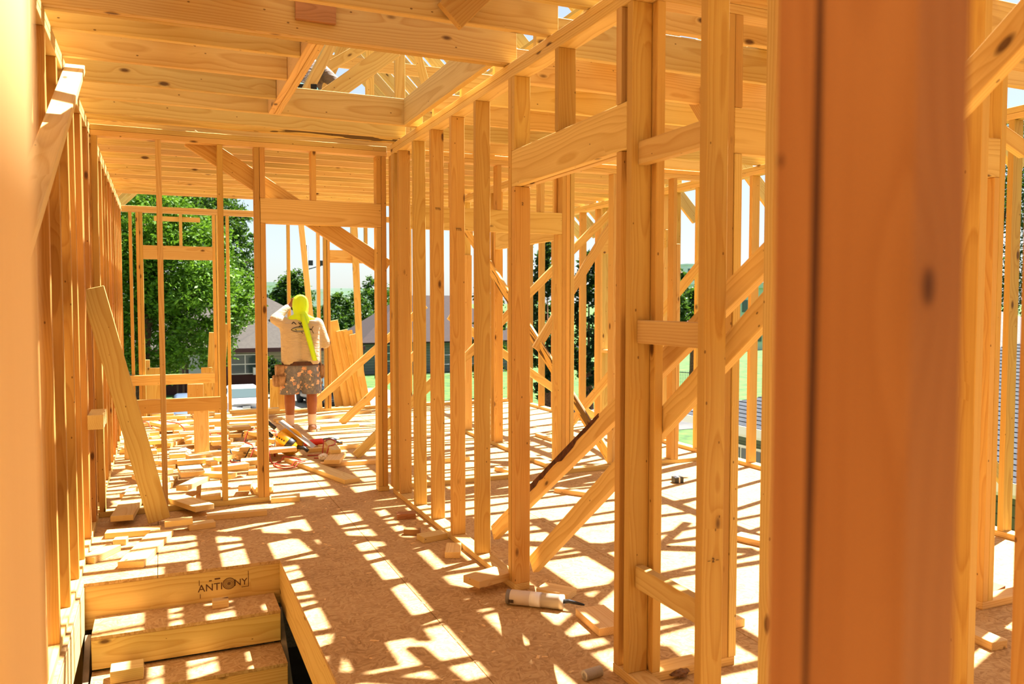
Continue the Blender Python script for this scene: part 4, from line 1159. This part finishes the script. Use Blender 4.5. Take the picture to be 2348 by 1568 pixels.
# worker crouching in the attic
at = tag(empty('person', (1.12, 7.25, ZJ+JD+.04), R(-20)), 'crouching roof worker in dark clothes seen through the ceiling hatch', 'person')
ac = [((-.10, 0, .12), (-.12, .28, .32), .085, .07), ((-.12, .28, .32), (-.12, .02, .05), .06, .045), ((.10, 0, .12), (.12, .28, .32), .085, .07), ((.12, .28, .32), (.12, .02, .05), .06, .045),
      ((-.06, -.04, .20), (-.07, .10, .55), .12, .13), ((.06, -.04, .20), (.07, .10, .55), .12, .13), ((0, .14, .62), (0, .20, .72), .06, .055), ((0, .24, .80), (0, .25, .84), .085, .085),
      ((.17, .10, .60), (.28, .02, .50), .055, .048), ((.28, .02, .50), (.42, -.02, .38), .046, .034), ((-.17, .10, .60), (-.24, .26, .42), .055, .045), ((-.24, .26, .42), (-.12, .40, .45), .045, .032)]
ac += hand_caps((.42, -.02, .38), (.5, 0, -.9), (0, 1, 0)) + hand_caps((-.12, .40, .45), (.6, .6, 0), (0, 0, 1))
blob('body', ac, .009, skin, at, 4)
blob('shirt', [((-.065, -.04, .22), (-.075, .10, .56), .132, .14), ((.065, -.04, .22), (.075, .10, .56), .132, .14), ((.17, .10, .60), (.28, .02, .50), .07, .06), ((.28, .02, .50), (.39, -.015, .405), .058, .045), ((-.17, .10, .60), (-.24, .26, .42), .07, .056), ((-.24, .26, .42), (-.15, .37, .445), .056, .042)],
     .012, cloth_mat('grey_sleeve_shirt', (120, 104, 92), (84, 72, 64)), at, 4)
blob('trousers', [((-.10, 0, .13), (-.12, .28, .33), .11, .085), ((-.12, .28, .33), (-.12, .02, .06), .075, .06), ((.10, 0, .13), (.12, .28, .33), .11, .085), ((.12, .28, .33), (.12, .02, .06), .075, .06), ((-.06, -.03, .18), (.06, -.03, .18), .14, .14)], .012, plain('dark_trousers', (44, 44, 46), .9), at, 4)
blob('harness', [((-.14, -.11, .42), (.16, -.06, .36), .05, .05), ((.02, -.1, .25), (.16, -.12, .28), .05, .05)], .012, plain('teal_harness', (52, 108, 104), .8), at, 3)
box('harness_strap', -.2, .2, -.16, -.14, .36, .40, plain('black_strap', (24, 24, 26), .8), at)

# ================================================================== TOOLS ON THE DECK
yel = plain('tool_yellow', (236, 176, 24), .4); blkp = plain('black_plastic', (30, 30, 32), .45); steel = plain('brushed_steel', (176, 160, 138), .4, Metallic=.8)
sp0 = ground(664, 1047)
saw = tag(empty('circular_saw', (sp0.x, sp0.y, 0), R(-25)), 'yellow and black circular saw resting on its side by the cords', 'saw')
def lathe(name, prof, n, mat, parent, M4=None):
    V_, F_ = [], []
    for r_, z in prof:
        for k in range(n): V_.append((r_*math.cos(2*math.pi*k/n), r_*math.sin(2*math.pi*k/n), z))
    for i in range(len(prof)-1):
        for k in range(n): F_.append((i*n+k, i*n+(k+1) % n, (i+1)*n+(k+1) % n, (i+1)*n+k))
    F_ += [tuple(range(n))[::-1], tuple((len(prof)-1)*n+k for k in range(n))]
    o = mesh_obj(name, V_, F_, mat, parent, True)
    if M4: o.matrix_local = M4
    return o
tilt = Matrix.Rotation(R(38), 4, 'Y')
def at_(x, y, z): return Matrix.Translation((x, y, z)) @ tilt
lathe('motor_housing', [(.02, -.11), (.052, -.10), (.06, -.06), (.062, .05), (.05, .10), (.03, .11)], 18, yel, saw, at_(-.02, -.02, .15) @ Matrix.Rotation(R(90), 4, 'Y'))
lathe('motor_vent', [(.063, -.02), (.066, -.015), (.066, .035), (.063, .04)], 18, blkp, saw, at_(-.02, -.02, .15) @ Matrix.Rotation(R(90), 4, 'Y') @ Matrix.Translation((0, 0, .03)))
lathe('blade_guard', [(.03, -.025), (.13, -.02), (.135, -.012), (.135, .012), (.13, .02), (.03, .025)], 26, yel, saw, at_(-.02, .06, .14) @ Matrix.Rotation(R(90), 4, 'X'))
lathe('blade', [(.01, -.001), (.118, -.001), (.118, .001), (.01, .001)], 40, steel, saw, at_(.0, .09, .135) @ Matrix.Rotation(R(90), 4, 'X'))
o = box('shoe_plate', -.20, .22, -.075, .075, -.002, .003, steel, saw); o.matrix_local = at_(.06, .06, .215)
tube('rear_handle', [(-.16, -.02, .20), (-.22, -.02, .25), (-.25, -.02, .32), (-.20, -.02, .34), (-.13, -.02, .28)], [.02, .022, .02, .02, .02], blkp, saw, 8)
tube('front_handle', [(.08, -.02, .10), (.15, -.02, .09), (.19, -.02, .06)], .019, blkp, saw, 8)
for k in range(4): box('printed_mark', -.10+k*.022, -.087+k*.022, -.0845, -.083, .20-k*.012, .215-k*.012, blkp, saw)
ng0 = ground(742, 1024)
ng = tag(empty('oscillating_tool', (ng0.x, ng0.y, .002), R(-4)), 'red and black hand tool lying right of the saw', 'tool')
tube('red_body', [(-.20, 0, .035), (-.12, 0, .05), (-.03, .0, .052), (.0, 0, .05)], [.02, .034, .036, .034], plain('tool_red', (206, 50, 36), .4), ng, 12)
tube('black_head', [(.0, 0, .05), (.08, 0, .055), (.13, .0, .045)], [.036, .04, .03], blkp, ng, 12)
for k in range(3): tube('prong', [(.13, -.02+.02*k, .045), (.19, -.02+.02*k, .03-.004*k)], .008, blkp, ng, 6)
# cords
redc = plain('red_cord', (176, 58, 40), .55)
def cord(label, pts, mat, r_=.006, name='extension_cord'):
    P = [ground(u, v) for u, v in pts]; out = []
    for i in range(len(P)-1):
        p0, p1, p2, p3 = P[max(i-1, 0)], P[i], P[i+1], P[min(i+2, len(P)-1)]
        for k in range(6):
            t = k/6; out.append(.5*((2*p1)+(p2-p0)*t+(2*p0-5*p1+4*p2-p3)*t*t+(3*p1-p0-3*p2+p3)*t**3)+Vector((0, 0, r_+.002)))
    out.append(P[-1]+Vector((0, 0, r_+.002)))
    for q in out:
        for Q, zt in placed:
            if zt < 1 and sat([(q.x-.02, q.y-.02), (q.x+.02, q.y-.02), (q.x+.02, q.y+.02), (q.x-.02, q.y+.02)], Q): q.z = max(q.z, zt+r_)
    return tag(tube(name, out, r_, mat, None, 6), label, 'cord')
cord('red cord looping round the saw', [(482, 1056), (540, 1062), (590, 1058), (630, 1048), (648, 1030), (625, 1012), (590, 1020), (555, 1035), (585, 1050), (622, 1062), (655, 1070), (690, 1066), (655, 1058), (628, 1066), (650, 1076), (700, 1068)], redc)
cord('red cord trailing left across the scraps', [(300, 985), (340, 984), (380, 990), (440, 1000), (500, 1020), (560, 1015), (610, 1005), (640, 1022)], redc)
cord('thin red cord arching right of the saw', [(705, 1046), (735, 1044), (755, 1034), (770, 1040), (760, 1050), (720, 1052)], redc)
cord('black cord running to the saw handle', [(500, 1060), (545, 1058), (600, 1055), (630, 1040), (640, 1015), (655, 1008)], blkp)
# crumpled sheets
def crumple(name, label, u, v, s, mat, seed, flat=.7):
    bm = bmesh.new(); bmesh.ops.create_icosphere(bm, subdivisions=3, radius=s); q = random.Random(seed)
    for vtx in bm.verts: vtx.co *= q.uniform(.72, 1.12); vtx.co.z *= flat
    zmin = min(vtx.co.z for vtx in bm.verts); p = ground(u, v)
    o = bm_obj(name, bm, mat); o.location = (p.x, p.y, -zmin+.001)
    z = 0
    for Q, zt in placed:
        if zt < 1 and sat(corners((p.x, p.y), 0, s*1.4, s*1.4), Q): z = max(z, zt)
    o.location.z += z
    return tag(o, label, 'litter')
paper = plain('white_wrap', (226, 220, 212), .5)
crumple('crumpled_wrap', 'crumpled white plastic wrap among the scraps', 424, 1056, .06, paper, 5)
crumple('crumpled_paper', 'crumpled white paper right of the red cord', 742, 1056, .05, paper, 6)
# adhesive tube
c0, c1 = ground(1163, 1384), ground(1292, 1398)
dv = (c1-c0); dv.z = 0; L_ = dv.length; ang = math.atan2(dv.y, dv.x)
tb_ = tag(empty('adhesive_tube', (c0.x, c0.y, .0375), ang), 'white construction adhesive tube lying in the partition doorway', 'adhesive tube')
RY = Matrix.Rotation(R(90), 4, 'Y')
tube_m = NT('tube_paper'); tct = tube_m.n('ShaderNodeTexCoord').outputs['Object']
tube_m.set(Base_Color=tube_m.mix(tube_m.noise(tct, 5, 2), lin((216, 202, 186)), lin((196, 180, 162))), Roughness=.5); tube_m = tube_m.m
lathe('tube_body', [(.030, 0), (.036, .004), (.036, L_*.62), (.0358, L_*.62)], 24, tube_m, tb_, RY)
lathe('clear_section', [(.0355, L_*.62), (.0355, L_*.93), (.0365, L_*.93), (.0365, L_)], 24, plain('clear_plastic', (206, 192, 170), .25), tb_, RY)
lathe('label_sticker', [(.0362, L_*.42), (.0364, L_*.42), (.0364, L_*.60), (.0362, L_*.60)], 24, plain('sticker_white', (240, 236, 232), .4), tb_, RY)
lathe('cap_band', [(.0362, .0), (.0364, .006), (.0364, .02), (.0362, .02)], 24, plain('sticker_grey', (120, 112, 106), .4), tb_, RY)
tube('nozzle', [(L_, 0, .005), (L_+.03, 0, .008), (L_+.09, 0, .0), (L_+.105, 0, -.002)], [.012, .010, .007, .004], blkp, tb_, 8)
for k in range(5): box('barcode', .018+.0052*k, .021+.0052*k, -.0372, -.0362, -.018, .0, M['dark'], tb_)
# coil of nails
cn = ground(1358, 1556)
co = tag(empty('nail_coil', (cn.x, cn.y, .0225), R(8)), 'small coil of collated nails on the deck at the bottom edge', 'nails')
for k in range(15):
    lathe('nail_ring', [(.010, 0), (.022, .0004), (.022, .0018), (.010, .0022)], 14, M['nail'], co, Matrix.Translation((-.04+k*.0056, 0, 0)) @ RY)
lathe('nail_core', [(.013, -.04), (.013, .045)], 12, M['nail'], co, RY)
# battery tool bit and bark
cn = ground(1556, 1106)
bt_ = tag(empty('tool_battery', (cn.x, cn.y, .0), R(-10)), 'small dark battery lying on the deck behind the partition studs', 'battery')
box('case', -.05, .03, -.035, .035, .0, .05, blkp, bt_); box('band', -.015, .0, -.036, .036, .002, .051, paper, bt_)
crumple('bark_chip', 'curled piece of bark by the foot of the near partition stud', 1552, 1548, .05, M['bark'], 9, .35)
